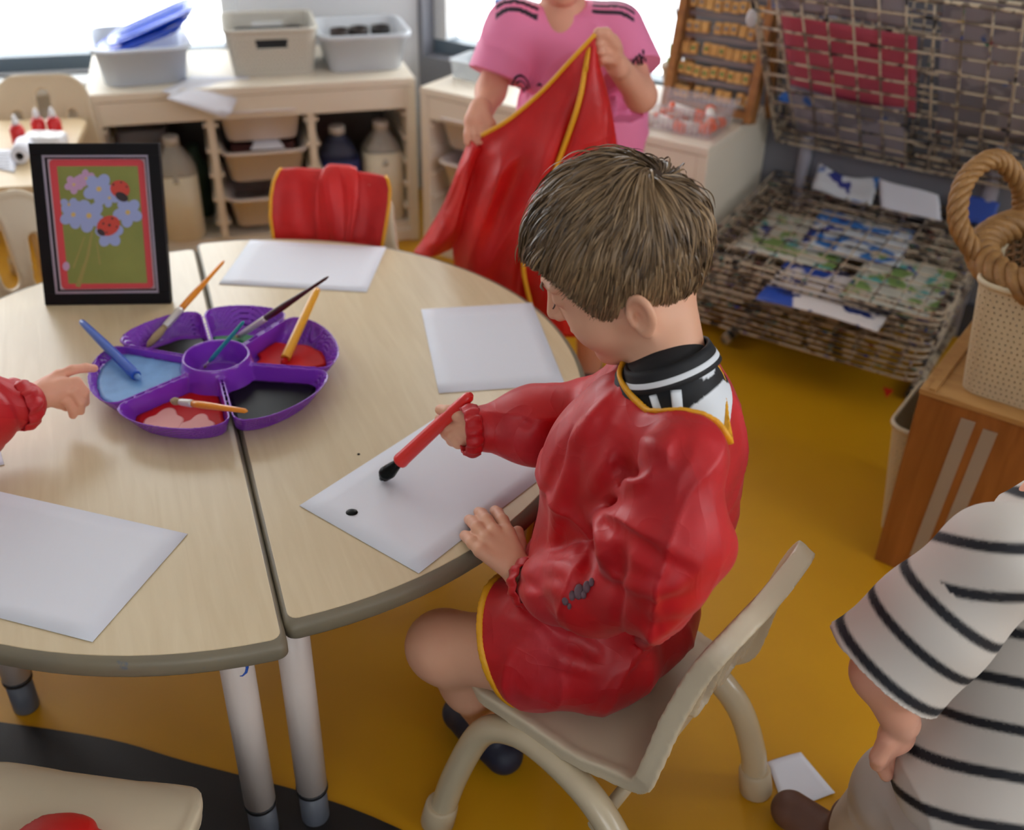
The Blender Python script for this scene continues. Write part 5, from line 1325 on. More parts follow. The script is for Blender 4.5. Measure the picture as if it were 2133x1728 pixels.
# --- hair
def make_hair(parent, HMx, seed, W, n_str, line, over, lens, dark, light, width=.0010, cap_name='hair'):
    rs = np.random.RandomState(seed); C0 = np.array([-.004, 0, .012]); R0 = np.array([.095, .074, .094])
    N = n_str*4; d = rs.normal(size=(N, 3)); d /= np.linalg.norm(d, axis=1, keepdims=True)
    P = C0 + d*R0*1.0; keep = P[:, 2] > line(P); P = P[keep][:n_str]; n = len(P)
    W = np.array(W); cl = rs.normal(size=(260, 3)); cl = C0 + cl/np.linalg.norm(cl, axis=1, keepdims=True)*R0
    ci = np.argmin(((P[:, None] - cl[None])**2).sum(2), axis=1)
    cro = rs.uniform(-1, 1, 260)[ci]; clf = rs.uniform(-1, 1, 260)[ci]
    L = lens(P)*rs.uniform(.75, 1.12, n)*(1 + .12*clf); K = 10; step = L/K
    pts = [P.copy()]; nrm0 = None; q = P.copy(); lift = rs.uniform(.004, .013, n) + .004*clf + (rs.rand(n) < .04)*.006; sw = rs.normal(0, .2, n) + .62*cro
    alive = np.ones(n); nrs = []
    for k in range(K):
        g = (q - C0)/R0**2; nn = g/np.linalg.norm(g, axis=1, keepdims=True); nrs.append(nn)
        v = q - W; v -= nn*(v*nn).sum(1, keepdims=True); dist = np.linalg.norm(v, axis=1, keepdims=True); v /= dist + 1e-6
        c = np.cross(nn, v); swirl = .9*np.exp(-dist[:, 0]/.03) + sw*.35
        v = v + c*swirl[:, None] + np.array([0, 0, -.35])*np.clip(dist/.12, 0, 1); v -= nn*(v*nn).sum(1, keepdims=True); v /= np.linalg.norm(v, axis=1, keepdims=True) + 1e-6
        tgt = cl[ci] - q; tgt -= nn*(tgt*nn).sum(1, keepdims=True)
        q2 = q + v*step[:, None]*alive[:, None]
        u = (q2 - C0)/R0; r = np.linalg.norm(u, axis=1); t = (k+1)/K
        want = 1 + (lift*np.interp(q2[:, 2], [-.08, -.03, .03], [.30, .55, 1.0])*np.sin(min(t*1.25, 1)*PI*.5) + .003)/.085
        front = np.clip((q2[:, 0]-.05)/.05, 0, 1)
        stop = (q2[:, 2] < line(q2) - over(q2)); alive = alive*np.where(stop, .05, 1)
        q = C0 + u/r[:, None]*want[:, None]*R0; pts.append(q.copy())
    g = (q - C0)/R0**2; nrs.append(g/np.linalg.norm(g, axis=1, keepdims=True))
    PT = np.stack(pts, 1); NR = np.stack(nrs, 1)
    T = np.gradient(PT, axis=1); T /= np.linalg.norm(T, axis=2, keepdims=True) + 1e-9
    S = np.cross(T, NR); roll = rs.normal(0, .5, n)[:, None, None]; S = S*np.cos(roll) + NR*np.sin(roll)
    w = width*np.array([.8, 1, 1, 1, 1, .95, .9, .8, .65, .45, .12])[None, :, None]*rs.uniform(.7, 1.4, n)[:, None, None]
    A_, B_ = PT - S*w, PT + S*w
    VV = np.stack([A_, B_], 2).reshape(-1, 3); base = (np.arange(n)*(K+1)*2)[:, None] + (np.arange(K)*2)[None]
    F_ = np.stack([base, base+1, base+3, base+2], -1).reshape(-1, 4)
    mixv = np.clip(rs.beta(2, 3, n) + .18*clf, 0, 1); colr = np.array(lin(dark))[None]*(1-mixv[:, None]) + np.array(lin(light))[None]*mixv[:, None]
    colr = np.repeat(colr, (K+1)*2, 0)
    # under-layer so that no scalp shows
    us = Sdf(); us.ell(C0, R0 + .0035)
    ufn = lambda Q: np.maximum(us(Q), (line(Q) - Q[:, 2])*.7)
    U, UF = sdf_mesh(ufn, (-.12, -.1, -.11), (.12, .1, .125), .004)
    uc = np.repeat(np.array(lin(dark))[None], len(U), 0)
    allV = np.concatenate([VV, U]); allF = np.concatenate([F_, UF + len(VV)]); allC = np.concatenate([colr, uc])
    me = np_mesh(cap_name, xf(allV, HMx), allF, allC)
    return link(cap_name, me, mat('hair_tint', (110, 84, 58), .42, attr='tint', spec=.45), parent)
def boy_line(P):
    x = P[:, 0]; xs = [-.12, -.065, -.045, -.034, -.026, -.018, .008, .018, .022, .040, .046, .062, .082, .12]
    zs = [-.074, -.074, -.066, -.058, -.040, -.020, -.020, -.032, -.036, -.034, -.006, .036, .058, .064]
    return np.interp(x, xs, zs)
def boy_over(P): return np.interp(P[:, 0], [-.1, -.02, .02, .05, .08, .1], [.006, .004, .008, .008, .012, .014])
def boy_len(P):
    d = np.linalg.norm(P - np.array([-.075, .008, .072]), axis=1)
    return np.interp(P[:, 2], [-.08, -.04, .0, .05, .1], [.014, .022, .040, .058, .066])
make_hair(boy, HM, 3, (-.075, .008, .072), 21000, boy_line, boy_over, boy_len, (62, 45, 30), (164, 134, 98))
# ------------------------------------------------------------------ the standing child in pink
m_skin2 = mat('skin_rosy', (230, 168, 142), .5, sss=.1, spec=.3)
PK = Vector((.135, 2.26, 0)); PKR = math.radians(-95)      # local x: facing direction
pk = thing('person', 'standing child in a pink football shirt holding up a red smock', 'person', PK, PKR)
PMI = (Matrix.Translation(PK) @ Matrix.Rotation(PKR, 4, 'Z')).inverted()
def pl(x, y, d): return PMI @ AY(x, y, d)
# landmarks from the photograph, at their own depths (Y)
SR, SLF = pl(1068, 52, 2.25), pl(1288, 62, 2.25)         # right and left shoulders
ER, EL_ = pl(1022, 190, 2.20), pl(1335, 200, 2.16)
WR_, WL_ = pl(1000, 248, 2.10), pl(1272, 118, 2.06)
NKp = pl(1172, 18, 2.25)
ZF = SR.z
hips = Vector((-.0, 0, .46))
bd = Sdf()
bd.chain([SR, ER, WR_], [.037, .029, .020], k=.02); bd.chain([SLF, EL_, WL_], [.037, .030, .021], k=.02)
bd.cap(hips, Vector((NKp.x, NKp.y, SR.z)), .075, .06, k=.04); bd.cap((NKp.x, NKp.y, SR.z-.02), NKp + Vector((0, 0, .05)), .042, .042, k=.02)
for s in (-1, 1): bd.chain([(0, s*.05, .46), (.01, s*.055, .25), (0, s*.055, .05)], [.062, .045, .030], k=.02)
P1 = [sdf_mesh(bd, (-.3, -.32, .02), (.35, .32, 1.0), .005)]
HC2 = NKp + Vector((.035, 0, .155)); HM2 = Matrix.Translation(HC2) @ Matrix.Rotation(math.radians(6), 4, 'Z') @ Matrix.Rotation(math.radians(18), 4, 'Y')
hd = head_sdf(HM2.inverted() @ NKp); V, Fq = sdf_mesh(hd, (-.14, -.13, -.22), (.13, .13, .125), .0034); P1.append((xf(relax(V, Fq, 1), HM2), Fq))
# right hand gripping the smock edge (fingers pointing down), left hand in a fist at the raised corner
def ph(*q): return [pl(*a) for a in q]
rhf = [ph((1006, 250, 2.085), (1018, 272, 2.065), (1016, 288, 2.06)), ph((998, 252, 2.08), (1006, 280, 2.06), (1003, 294, 2.058)), ph((988, 254, 2.08), (990, 282, 2.06), (990, 298, 2.06)), ph((978, 254, 2.085), (975, 280, 2.065), (975, 296, 2.062))]
lhf = [ph((1276, 82, 2.05), (1252, 72, 2.02), (1240, 84, 2.03)), ph((1280, 96, 2.045), (1250, 90, 2.012), (1240, 101, 2.03)), ph((1282, 110, 2.045), (1252, 106, 2.012), (1242, 117, 2.03)), ph((1282, 124, 2.05), (1256, 122, 2.02), (1247, 132, 2.035))]
h1 = hand(rhf, (pl(990, 246, 2.085), (.02, .02, .02)), pl(1000, 226, 2.10), ER.lerp(WR_, .6), .0085, ph((1008, 236, 2.085), (1022, 258, 2.075), (1024, 270, 2.075)))
h2 = hand(lhf, (pl(1274, 104, 2.05), (.02, .02, .022)), pl(1288, 140, 2.07), EL_.lerp(WL_, .55), .0088, ph((1280, 92, 2.035), (1262, 70, 2.015), (1246, 68, 2.012)))
for hh, fs in ((h1, rhf), (h2, lhf)): P1.append(sdf_mesh(hh, *bounds(*[p for f in fs for p in f], pad=.075), .0026))
VV, FF, o = [], [], 0
for V, F_ in P1: VV.append(V); FF.append(F_ + o); o += len(V)
link('body', np_mesh('body', np.concatenate(VV), np.concatenate(FF)), m_skin2, pk)
make_hair(pk, HM2, 5, (-.075, .008, .072), 5000, boy_line, boy_over, boy_len, (74, 52, 34), (150, 112, 72), .0016)
# pink shirt
sp_ = Sdf(); sp_.ell((0, 0, SR.z-.20), (.098, .146, .24)); sp_.cap(SR + Vector((0, .02, -.012)), SLF + Vector((0, -.02, -.012)), .058, .058, k=.05)
sp_.chain([SR, SR.lerp(ER, .82)], [.056, .062], k=.02); sp_.chain([SLF, SLF.lerp(EL_, .70)], [.056, .066], k=.02); sp_.cut((0, 0, .50), (0, 0, -1))
dR, dL = (ER-SR).normalized(), (EL_-SLF).normalized()
def sleeves_cut(P):
    a = npv(SR.lerp(ER, .78)); b = npv(SLF.lerp(EL_, .64))
    c1 = np.maximum((P-a)@npv(dR), np.linalg.norm(P - a, axis=1) - .12); c2 = np.maximum((P-b)@npv(dL), np.linalg.norm(P - b, axis=1) - .12)
    return np.minimum(np.where((P-a)@npv(dR) > 0, -((P-a)@npv(dR)), 9), np.where((P-b)@npv(dL) > 0, -((P-b)@npv(dL)), 9)) if False else -np.maximum(-9, np.maximum(np.where(np.linalg.norm(P-a, axis=1) < .10, (P-a)@npv(dR), -9), np.where(np.linalg.norm(P-b, axis=1) < .10, (P-b)@npv(dL), -9)))
sp_.ell(NKp + Vector((.022, 0, .026)), (.056, .052, .032), k=.004, sub=True)
sp_.fn(sleeves_cut, k=.002, sub=True)
PINK, NAVY = np.array(lin((246, 136, 182))), np.array(lin((36, 24, 44)))
def pink_col(V):
    c = np.repeat(PINK[None], len(V), 0); dark = np.zeros(len(V), bool)
    for S_, sg in ((SR, -1), (SLF, 1)):   # three stripes running along each shoulder
        along = (V[:, 1] - S_.y)*sg; m = (along > -.055) & (along < .032) & (V[:, 2] > S_.z - .03)
        off = V[:, 0] - S_.x - .004
        for k in (.006, .021, .036): dark |= m & (np.abs(off - k) < .0040)
    return np.where(dark[:, None], NAVY[None], c)
def gentle(P):
    Q = P + .03*np.stack([noise3(P*6 + 1), noise3(P*6 + 5), noise3(P*6 + 9)], 1); a = noise3(Q*np.array((9, 11, 5.)) + 2.2); return .005*np.exp(-np.abs(a)/.12) - .002
m_pk = mat('pink_shirt', (236, 96, 168), .6, attr='tint', sheen=.1)
soft('shirt', sp_, (-.26, -.30, .42), (.26, .30, .98), .0036, m_pk, pk, False, gentle, pink_col, 1)
def ray_on(sdf, inv, x, y, t0):
    o_ = inv @ Vector((0, 0, CAM_H)); d_ = ((inv @ AD(x, y, 2)) - o_).normalized(); t_ = t0
    for _ in range(80):
        dd = float(sdf(np.array([npv(o_ + d_*t_)]))[0]); t_ += dd*.8
        if abs(dd) < .0005: return o_ + d_*(t_ - .0045)
        if t_ > 3.5: break
    return None
m_navy = mat('shirt_navy_print', (34, 24, 44), .6)
def print_line(name, pts, w, closed=False):
    P = [p for p in [ray_on(sp_, PMI, x, y, 1.6) for x, y in pts] if p is not None]
    if len(P) > 1: M().tube(P, w, 6, sq=.45, closed=closed).build(name, m_navy, pk)
for r in (11, 19, 27): print_line('crest_arc', [(1084 + r*.75*math.cos(a), 196 - r*1.45*math.sin(a)) for a in [(-.15 + 1.25*i/9)*PI/1.15 for i in range(10)]] , .0026)
print_line('crest_dot', [(1080, 201), (1086, 200), (1090, 203)], .0045)
print_line('chest_mark', [(1119, 178), (1123, 174), (1127, 178)], .004)
for seg in ([(1308, 124), (1322, 142)], [(1322, 122), (1314, 146)], [(1325, 118), (1332, 140), (1338, 132), (1334, 116), (1325, 118)], [(1337, 138), (1332, 112), (1339, 122), (1340, 104), (1345, 128)]): print_line('sleeve_letter', seg, .0022)
# shorts, shoes
so = Sdf(); so.ell((0, 0, .47), (.088, .118, .10))
for s in (-1, 1): so.cap((0, s*.05, .44), (.01, s*.06, .28), .072, .074, k=.02)
so.cut((0, 0, .29), (0, 0, -1)); soft('shorts', so, (-.16, -.2, .2), (.16, .2, .6), .005, mat('shorts_black', (30, 28, 34), .7), pk, False)
for s in (-1, 1):
    q = Sdf(); q.cap((-.03, s*.055, .03), (.09, s*.06, .026), .031, .029, k=.01); q.cap((-.005, s*.055, .04), (-.005, s*.055, .075), .034, .034, k=.01); q.cut((0, 0, 0), (0, 0, -1)); soft('shoe', q, (-.1, s*.055-.06, -.01), (.15, s*.055+.06, .13), .005, m_shoe, pk, False)

# ------------------------------------------------------------------ red smock held by the child in pink
def drape(name, label, rows_px, folds_amp, n=60, mt=None, cat='smock', group='red smocks', th=.002, thick=True, seed=1):
    """rows_px: list of rows, each a list of (px, py, Y) control points left to right"""
    rows = []
    for r in rows_px: rows.append([tuple(p) for p in spline([AY(*q) for q in r], max(2, n//(len(r)-1)))])
    L = min(len(r) for r in rows); rows = [r[:L-1] + [r[-1]] for r in rows]
    full = []
    cols = [spline([rows[i][j] for i in range(len(rows))], 12) for j in range(L)]
    for i in range(len(cols[0])):
        row = []
        for j in range(L):
            p = cols[j][i]; u, v = j/(L-1), i/(len(cols[0])-1)
            q = np.array([[u*2.2 + seed, v*2.0, .3], [u*4.0 + seed*3 + v, v*2.6, 2.2]]); nz = noise3(q)
            row.append((p.x, p.y - folds_amp*(.7*(1-2*abs(float(nz[0]))) + .5*(1-2*abs(float(nz[1]))))*min(1, v*3 + .15), p.z))
        full.append(row)
    o = M().grid(full).build(name, mt or m_redb, solid=th, fixn=False)
    return o, full
hs = thing('red_smock', 'red smock with yellow binding hanging from the pink child\'s hands', 'smock', AY(1080, 600, 2.0), group='red smocks')
def sub_drape(rows, amp, seed, name): 
    o, full = drape(name, '', rows, amp, seed=seed); o.parent = hs; o.matrix_parent_inverse = RM[hs.name].inverted(); return full
front = [[(1003, 284, 2.045), (1060, 250, 2.03), (1130, 190, 2.02), (1190, 125, 2.01), (1240, 72, 2.01)],
         [(985, 340, 2.06), (1040, 320, 2.02), (1110, 290, 2.0), (1170, 240, 1.995), (1228, 160, 2.0)],
         [(958, 420, 2.08), (1020, 410, 2.02), (1080, 400, 2.0), (1130, 390, 1.985), (1172, 330, 1.99)],
         [(945, 500, 2.10), (1000, 500, 2.03), (1050, 505, 2.01), (1090, 500, 1.99), (1130, 430, 1.98)],
         [(950, 560, 2.10), (990, 580, 2.04), (1030, 600, 2.02), (1070, 610, 2.0), (1095, 540, 1.985)],
         [(960, 640, 2.10), (1000, 670, 2.04), (1040, 690, 2.02), (1085, 690, 2.0), (1112, 640, 1.985)]]
f1 = sub_drape(front, .022, 1, 'front_panel')
back = [[(1226, 95, 2.02), (1240, 74, 2.015), (1246, 120, 2.02), (1250, 140, 2.03)],
        [(1205, 210, 1.985), (1225, 190, 1.98), (1255, 200, 1.99), (1270, 215, 2.02)],
        [(1165, 330, 1.975), (1200, 320, 1.965), (1250, 320, 1.98), (1288, 320, 2.02)],
        [(1122, 440, 1.965), (1180, 450, 1.95), (1250, 450, 1.97), (1305, 450, 2.03)],
        [(1090, 545, 1.965), (1160, 570, 1.95), (1240, 580, 1.97), (1310, 580, 2.04)],
        [(1110, 645, 1.965), (1160, 690, 1.95), (1240, 700, 1.97), (1300, 700, 2.04)]]
f2 = sub_drape(back, .016, 4, 'side_panel')
slv = [[(978, 290, 2.06), (990, 300, 2.045), (1003, 310, 2.05)], [(955, 345, 2.09), (968, 355, 2.05), (985, 370, 2.06)], [(925, 420, 2.12), (945, 430, 2.07), (968, 445, 2.07)], [(885, 490, 2.15), (915, 500, 2.09), (955, 505, 2.09)], [(862, 522, 2.16), (895, 532, 2.11), (935, 522, 2.11)]]
f3 = sub_drape(slv, .012, 7, 'sleeve')
M().tube([Vector(f1[0][j]) + Vector((0, -.003, .002)) for j in range(0, len(f1[0]), 2)], .0045, 6).build('yellow_binding', m_yel, hs, True)
M().tube([Vector(f2[i][0]) + Vector((0, -.006, 0)) for i in range(0, len(f2), 2)], .0050, 6).build('yellow_binding', m_yel, hs, True)
M().tube([Vector(f2[i][4]) + Vector((.0, -.004, 0)) for i in range(0, 8, 2)], .0045, 6).build('yellow_binding', m_yel, hs, True)
fw = M().sphere(AY(1098, 465, 1.95), .008, 10, 6, (1, .4, 1.2)).build('white_label', m_wht, hs, True)

# red smock over the back of the far chair
cs = thing('red_smock', 'folded red smock hung over the back of the far chair', 'smock', Vector((-.40, 2.09, .40)), group='red smocks')
ax = Vector((math.cos(R1), math.sin(R1), 0)); ay = Vector((-ax.y, ax.x, 0)); c0 = Vector((-.385, 2.135, 0)) - ax*.17
def chp(b, n_, z): return c0 + ax*b + ay*n_ + CS*z
def seat_back(z): return np.interp(z, [.30, .345, .42, .50, .572, .6], [.112, .126, .142, .160, .186, .19])
def hang(n0, n1, z_low, name, extra=0, seed=0, back=.50):
    rows = []
    zs = [(back, 1)] + [(z, 1) for z in (.54,)] + [(.588, .5), (.592, 0), (.588, -.5)] + [(z, -1) for z in (.57, .54, .50, .46, .42, z_low)]
    for k, (z, sd) in enumerate(zs):
        row = []
        for j in range(41):
            t = j/40; n_ = n0 + (n1-n0)*t - .010*math.sin(k*.7 + 4*t); cv = .45*n_*n_
            w = .007*float(noise3(np.array([[t*5 + seed, k*.25, seed]]))[0]) + .004*float(noise3(np.array([[t*11 + seed, k*.3, 4.]]))[0])
            b = float(seat_back(min(z, .59))) - cv*min(1, max(0, (z-.30)/.12)) + sd*(.014 + extra) + w*(1 if abs(sd) == 1 else 0)
            row.append(chp(b, n_, z + extra + (.004*math.sin(9*t + seed) if k == len(zs)-1 else 0) - .012*max(0, abs(t-.5)*2-.7)))
        rows.append(row)
    M().grid(rows).build(name, m_redb, cs, True, solid=.003, fixn=False); return rows
r1 = hang(.135, -.105, .43, 'smock_body'); r2 = hang(.035, -.04, .40, 'folded_sleeve', .012, 2, .55)
M().tube([p for p in [r[-1] for r in r1]], .004, 6).build('yellow_binding', m_yel, cs, True); M().tube([r[0] for r in r1], .004, 6).build('yellow_binding', m_yel, cs, True)

# red smock on the seat in the bottom left corner
q = Sdf(); sc0 = A(110, 1815, .31)
q.ell(sc0, (.065, .07, .03)); q.cap(sc0 + Vector((-.06, -.02, -.005)), sc0 + Vector((.03, -.05, -.005)), .03, .025, k=.02)
o = soft('red_smock', q, *bounds(sc0, pad=.13), .004, m_redb, None, False, lambda P: folds(P)*1.0); tag(o, 'crumpled red smock on the chair in the bottom left corner', 'smock', 'red smocks')

# ------------------------------------------------------------------ the child reaching in from the left
LK = Vector((-1.16, 1.20, 0)); lk = thing('person', 'child in a red smock reaching in from the left edge toward the palette', 'person', LK, 0)
def ll(x, y, z): return A(x, y, z) - LK
WLk, FAk = ll(62, 835, .553), ll(-60, 880, .57)
lhf = [[ll(122, 783, .566), ll(150, 770, .572), ll(178, 766, .566), ll(196, 767, .558)], [ll(134, 798, .562), ll(160, 795, .562), ll(176, 815, .545), ll(178, 838, .522)],
       [ll(130, 813, .554), ll(152, 814, .552), ll(168, 836, .532), ll(168, 856, .512)], [ll(118, 826, .546), ll(138, 832, .54), ll(150, 850, .522), ll(152, 864, .508)]]
hk = hand(lhf, (ll(98, 812, .556), (.026, .022, .014)), WLk, FAk, .0070, [ll(98, 832, .545), ll(122, 838, .53), ll(138, 846, .515)])
PB = [sdf_mesh(hk, *bounds(*[p for f in lhf for p in f], WLk, FAk, pad=.05), .0024)]
SHk, ELk = Vector((.0, .08, .72)), FAk + Vector((-.07, -.02, .0))
bk = Sdf(); bk.chain([SHk, ELk, FAk], [.034, .028, .022], k=.02); bk.cap((-.1, 0, .36), (-.08, 0, .74), .08, .07, k=.04); bk.chain([(-.1, .06, .36), (.1, .09, .34), (.12, .09, .06)], [.06, .048, .028], k=.02); bk.chain([(-.1, -.06, .36), (.1, -.09, .34), (.12, -.09, .06)], [.06, .048, .028], k=.02); bk.cap((-.08, 0, .74), (-.06, 0, .84), .045, .042, k=.02)
PB.append(sdf_mesh(bk, (-.3, -.25, .02), (.4, .3, .95), .006))
HM3 = Matrix.Translation((-.035, 0, .94)) @ Matrix.Rotation(math.radians(15), 4, 'Z') @ Matrix.Rotation(math.radians(20), 4, 'Y')
V, Fq = sdf_mesh(head_sdf(HM3.inverted() @ Vector((-.07, 0, .80))), (-.14, -.13, -.22), (.13, .13, .125), .0042); PB.append((xf(V, HM3), Fq))
VV, FF, o = [], [], 0
for V, F_ in PB: VV.append(V); FF.append(F_ + o); o += len(V)
link('body', np_mesh('body', np.concatenate(VV), np.concatenate(FF)), m_skin2, lk)
make_hair(lk, HM3, 8, (-.075, .008, .072), 3000, boy_line, boy_over, boy_len, (90, 66, 40), (180, 144, 96), .002)
CK = WLk.lerp(FAk, .14); sk = Sdf(); sk.ell((-.09, 0, .56), (.125, .15, .22)); sk.ell((-.09, 0, .42), (.13, .15, .12), k=.04); sk.chain([SHk, ELk, ELk.lerp(CK, .55), CK], [.06, .055, .05, .034], k=.03); sk.ell((-.05, 0, .82), (.06, .06, .05), k=.005, sub=True)
sks = soft('smock', sk, (-.28, -.24, .30), (.45, .30, .85), .0045, m_red, lk, False, folds)
Rq = (WLk-FAk).normalized().to_track_quat('Z', 'Y').to_matrix(); rows = []
for k in range(9):
    t = k/8; rows.append([CK + Rq @ Vector((math.cos(a)*rr, math.sin(a)*rr, -.016 + .026*t)) for a in [2*PI*i/48 for i in range(48)] for rr in [.034 + .004*math.sin(PI*t) - .002*t + .0026*math.sin(a*11 + 2*t)]])
M().grid(rows, True, True).build('gathered_cuff', m_red, sks, solid=.002)
lst = thing('child_stool', 'small beige stool under the child at the left edge', 'stool', (LK.x-.09, LK.y, 0))
M().prism(rrect(.28, .28, .05), .27, .30).build('seat', m_ch, lst, bevel=.006)
for x in (-.11, .11):
    for y in (-.11, .11): M().tube([(x*1.15, y*1.15, 0), (x, y, .27)], .014, 10).build('leg', m_tb, lst)

# ------------------------------------------------------------------ the striped-shirt child in the right foreground
m_legg = mat('grey_leggings', (196, 186, 180), .75)
SK = Vector((.66, .93, 0)); sk_t = thing('person', 'child in a black and white striped shirt bending at the right edge', 'person', SK, 0)
def sl_(x, y, d): return AD(x, y, d) - SK
SHn = sl_(2075, 1165, 1.10); ELn = sl_(1835, 1400, 1.16); NKn = sl_(2260, 1030, 1.22); HIP = sl_(2090, 1640, 1.22); SHf = sl_(2400, 1080, 1.36)
KNn = sl_(1885, 1650, 1.32); ANn = A(1770, 1735, .06) - SK; ANn.z = .07
HANDn = sl_(1915, 1600, 1.22)
bs = Sdf(); bs.chain([SHn, ELn, ELn.lerp(HANDn, .5)], [.036, .030, .022], k=.02); bs.cap(HIP, NKn.lerp(SHn, .3), .05, .05, k=.04); bs.chain([SHf, SHf + Vector((.06, .05, -.16)), SHf + Vector((.02, .12, -.26))], [.034, .028, .02], k=.02)
bs.cap(NKn, NKn + Vector((.05, .04, .08)), .044, .042, k=.02)
HN = NKn + Vector((.08, .06, .13)); HM4 = Matrix.Translation(HN) @ Matrix.Rotation(math.radians(70), 4, 'Z') @ Matrix.Rotation(math.radians(30), 4, 'Y')
PS = [sdf_mesh(bs, *bounds(SHn, ELn, NKn, HIP, SHf, HN, HANDn, pad=.2), .0055)]
V, Fq = sdf_mesh(head_sdf(HM4.inverted() @ NKn), (-.14, -.13, -.22), (.13, .13, .125), .004); PS.append((xf(V, HM4), Fq))
fd_ = Vector((.1, .15, -1)).normalized(); sdv = Vector((.7, .6, 0)).normalized(); W0 = ELn.lerp(HANDn, .5)
hfs = [[W0 + fd_*.05 + sdv*(.012*(k-1.5)), W0 + fd_*.075 + sdv*(.013*(k-1.5)), W0 + fd_*(.095 - .006*abs(k-1)) + sdv*(.012*(k-1.5)) + Vector((.006, -.006, 0))] for k in range(4)]
hn_ = hand(hfs, (W0 + fd_*.03, (.02, .02, .02)), W0, ELn.lerp(HANDn, .3), .0078, [W0 + fd_*.02 - sdv*.02, W0 + fd_*.045 - sdv*.032, W0 + fd_*.062 - sdv*.03])
PS.append(sdf_mesh(hn_, *bounds(*[p for f in hfs for p in f], W0, pad=.05), .0026))
VV, FF, o = [], [], 0
for V, F_ in PS: VV.append(V); FF.append(F_ + o); o += len(V)
link('body', np_mesh('body', np.concatenate(VV), np.concatenate(FF)), m_skin2, sk_t)
make_hair(sk_t, HM4, 9, (-.075, .008, .072), 3000, boy_line, boy_over, boy_len, (96, 70, 44), (186, 150, 100), .002)
ts = Sdf(); axis = (NKn - HIP); ts.ell(HIP.lerp(NKn, .45), (.115, .115, .23), axis.to_track_quat('Z', 'Y').to_matrix()); ts.cap(SHn, SHf, .06, .06, k=.05)
slv_ = Sdf(); slv_.chain([SHn, SHn.lerp(ELn, .55), SHn.lerp(ELn, .98)], [.060, .066, .074], k=.02); slv_.cut(SHn.lerp(ELn, .97), (ELn-SHn)); ts.fn(slv_, k=.012)
ts.ell(HIP + Vector((0, 0, .0)), (.125, .125, .08), k=.03)
dS = (ELn - SHn).normalized()
ts.ell(NKn + Vector((0, .03, .04)), (.06, .06, .04), k=.005, sub=True)
axn = npv(axis.normalized())
def stripe_col(V):
    inS = (slv_(V) < .004) & ((V - npv(SHn))@npv(dS) > .045)
    sA = (V - npv(HIP))@axn + .012*np.sin(V[:, 0]*22); sB = (V - npv(SHn))@npv(dS)
    st = lambda v, p: np.clip((.0058 - np.abs((v/p) % 1 - .5)*p)/.0034 + .5, 0, 1)
    m1 = st(sA, .050); m2 = st(sB + .0056, .047)
    dk = np.where(inS, m2, m1); tr = inS & (sB > (ELn-SHn).length*.965)
    return dk[:, None]*np.array(lin((22, 22, 30)))[None] + (1-dk[:, None])*np.array(lin((206, 198, 190)))[None]
soft('striped_shirt', ts, *bounds(SHn, ELn, NKn, HIP, SHf, pad=.16), .0034, mat('striped_jersey', (206, 198, 190), .75, attr='tint'), sk_t, False, lambda P: gentle(P)*1.3, stripe_col, 1)
lgz = Sdf(); lgz.ell(HIP + Vector((0, 0, -.03)), (.10, .11, .09))
lgz.chain([HIP + Vector((-.04, -.03, -.03)), KNn, ANn], [.078, .058, .034], k=.03); KF = KNn + Vector((.12, .10, .0)); AF_ = Vector((KF.x + .05, KF.y, .07)); lgz.chain([HIP + Vector((.05, .04, -.03)), KF, AF_], [.078, .058, .034], k=.03)
soft('leggings', lgz, *bounds(HIP, KNn, ANn, KF, AF_, pad=.13), .0045, m_legg, sk_t, False, lambda P: gentle(P)*.8)
for an in (ANn, AF_):
    q = Sdf(); b = Vector((an.x, an.y, .03)); dd = Vector((-.75, .65, 0)).normalized(); q.cap(b - dd*.03, b + dd*.09, .032, .03, k=.01); q.cap(b + CS*.01, an + CS*.02, .034, .034, k=.01); q.cut((0, 0, 0), (0, 0, -1)); soft('shoe', q, *bounds(b - dd*.08, b + dd*.14, an, pad=.05), .005, mat('shoe_brown', (104, 72, 60), .6), sk_t, False)
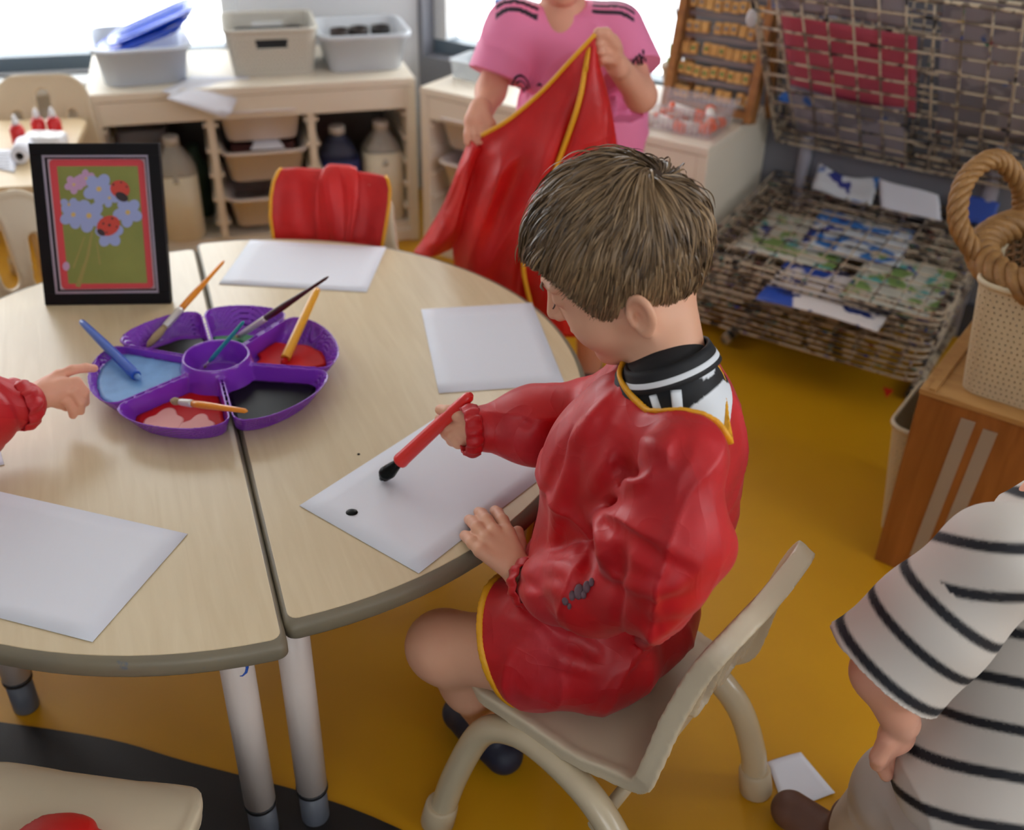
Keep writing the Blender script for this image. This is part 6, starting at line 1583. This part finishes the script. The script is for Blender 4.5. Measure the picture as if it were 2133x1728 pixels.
# ------------------------------------------------------------------ craft table at the far left
ft = thing('craft_table', 'low craft table with glue and paper under the left window', 'table', (-1.62, 2.48, 0), math.radians(12))
m_ft = wood('far_table_wood', (206, 180, 140), (218, 196, 158), .4, (2, 18, 18))
M().prism(rrect(1.0, .52, .04), .455, .475).build('tabletop', m_ft, ft, bevel=.004)
M().box((0, -.235, .43), (.9, .02, .05)).build('apron', m_unit, ft)
for x in (-.42, .42):
    for y in (-.20, .20): M().tube([(x, y, 0), (x, y, .455)], .022, 14).build('leg', wood('far_leg_wood', (196, 150, 84), (210, 170, 104), .4), ft)
def onf(px, py, z=.476): return A(px, py, z)
m_rb = mat('bottle_red', (206, 34, 36), .35); m_wb = mat('bottle_white_cap', (226, 226, 228), .35)
for k, (x, y, lb) in enumerate(((42, 300, 'red glue bottle at the left on the far craft table'), (85, 285, 'red glue bottle in the middle of the far craft table'), (118, 283, 'red glue bottle at the right on the far craft table'))):
    p = onf(x, y); t = thing('glue_bottle', lb, 'bottle', p, group='red glue bottles on the craft table')
    M().lathe([(.016, 0), (.018, .004), (.018, .038), (.012, .05)], 14).build('body', m_rb, t); M().lathe([(.009, .05), (.008, .062), (.003, .075)], 10).build('nozzle', m_wb, t)
t = thing('paper_roll', 'white paper roll lying beside the framed picture on the craft table', 'paper roll', onf(50, 330) + Vector((0, 0, .021)), math.radians(75))
t.rotation_euler = (PI/2, 0, math.radians(15)); M().lathe([(.010, -.045), (.021, -.045), (.021, .045), (.010, .045)], 20, cap=False).build('roll', m_paper, t); M().lathe([(.010, -.045), (.009, .045)], 14, cap=False).build('core', mat('card_core', (120, 110, 104), .7), t)
def fsheet(lb, pts, m=None): 
    return sheet(lb, [onf(*p) for p in pts], .476, group='papers on the craft table', m=m)
psh = fsheet('printed white sheet on the near edge of the craft table', [(-40, 345), (-20, 312), (44, 312), (30, 360)])
fsheet('white sheet behind the paper roll on the craft table', [(60, 305), (72, 280), (118, 282), (125, 305)])
m_prn = mat('print_dark', (110, 90, 120), .6)
for k in range(5):
    a, b = onf(-6, 322 + k*7) + Vector((0, 0, .0022)), onf(20, 321 + k*7) + Vector((0, 0, .0022)); M().tube([a, b], .0012, 4).build('printed_line', m_prn, psh)
w = M().rings([[(x, y, z) for x, y in rrect(.10*k, .06*k, .015, 4)] for z, k in ((0, .9), (.004, 1), (.03, 1), (.034, .9))], smooth=True).build('white_dish', m_wb); w.location = onf(98, 306); tag(w, 'white plastic dish on the craft table behind the frame', 'dish')
rc = M().box((0, 0, .09), (.16, .1, .18), bev=.008).build('red_crate', mat('crate_red', (150, 24, 28), .45)); c = A(75, 425, .1); rc.location = (c.x - .05, c.y + .12, 0); tag(rc, 'dark red crate on the floor under the craft table', 'crate')
wbx = M().box((0, 0, .14), (.18, .12, .28), bev=.008).build('white_crate', mat('crate_white', (222, 216, 220), .5)); wbx.location = (c.x - .24, c.y + .17, 0); tag(wbx, 'white box on the floor under the craft table', 'box')
rf = M().tube([on1(-.03, .05, .30), on1(-.028, .06, .42)], [.016, .010], 10).build('red_brush_handle', m_rb); tag(rf, 'red handle leaning against the end of the left unit', 'handle')
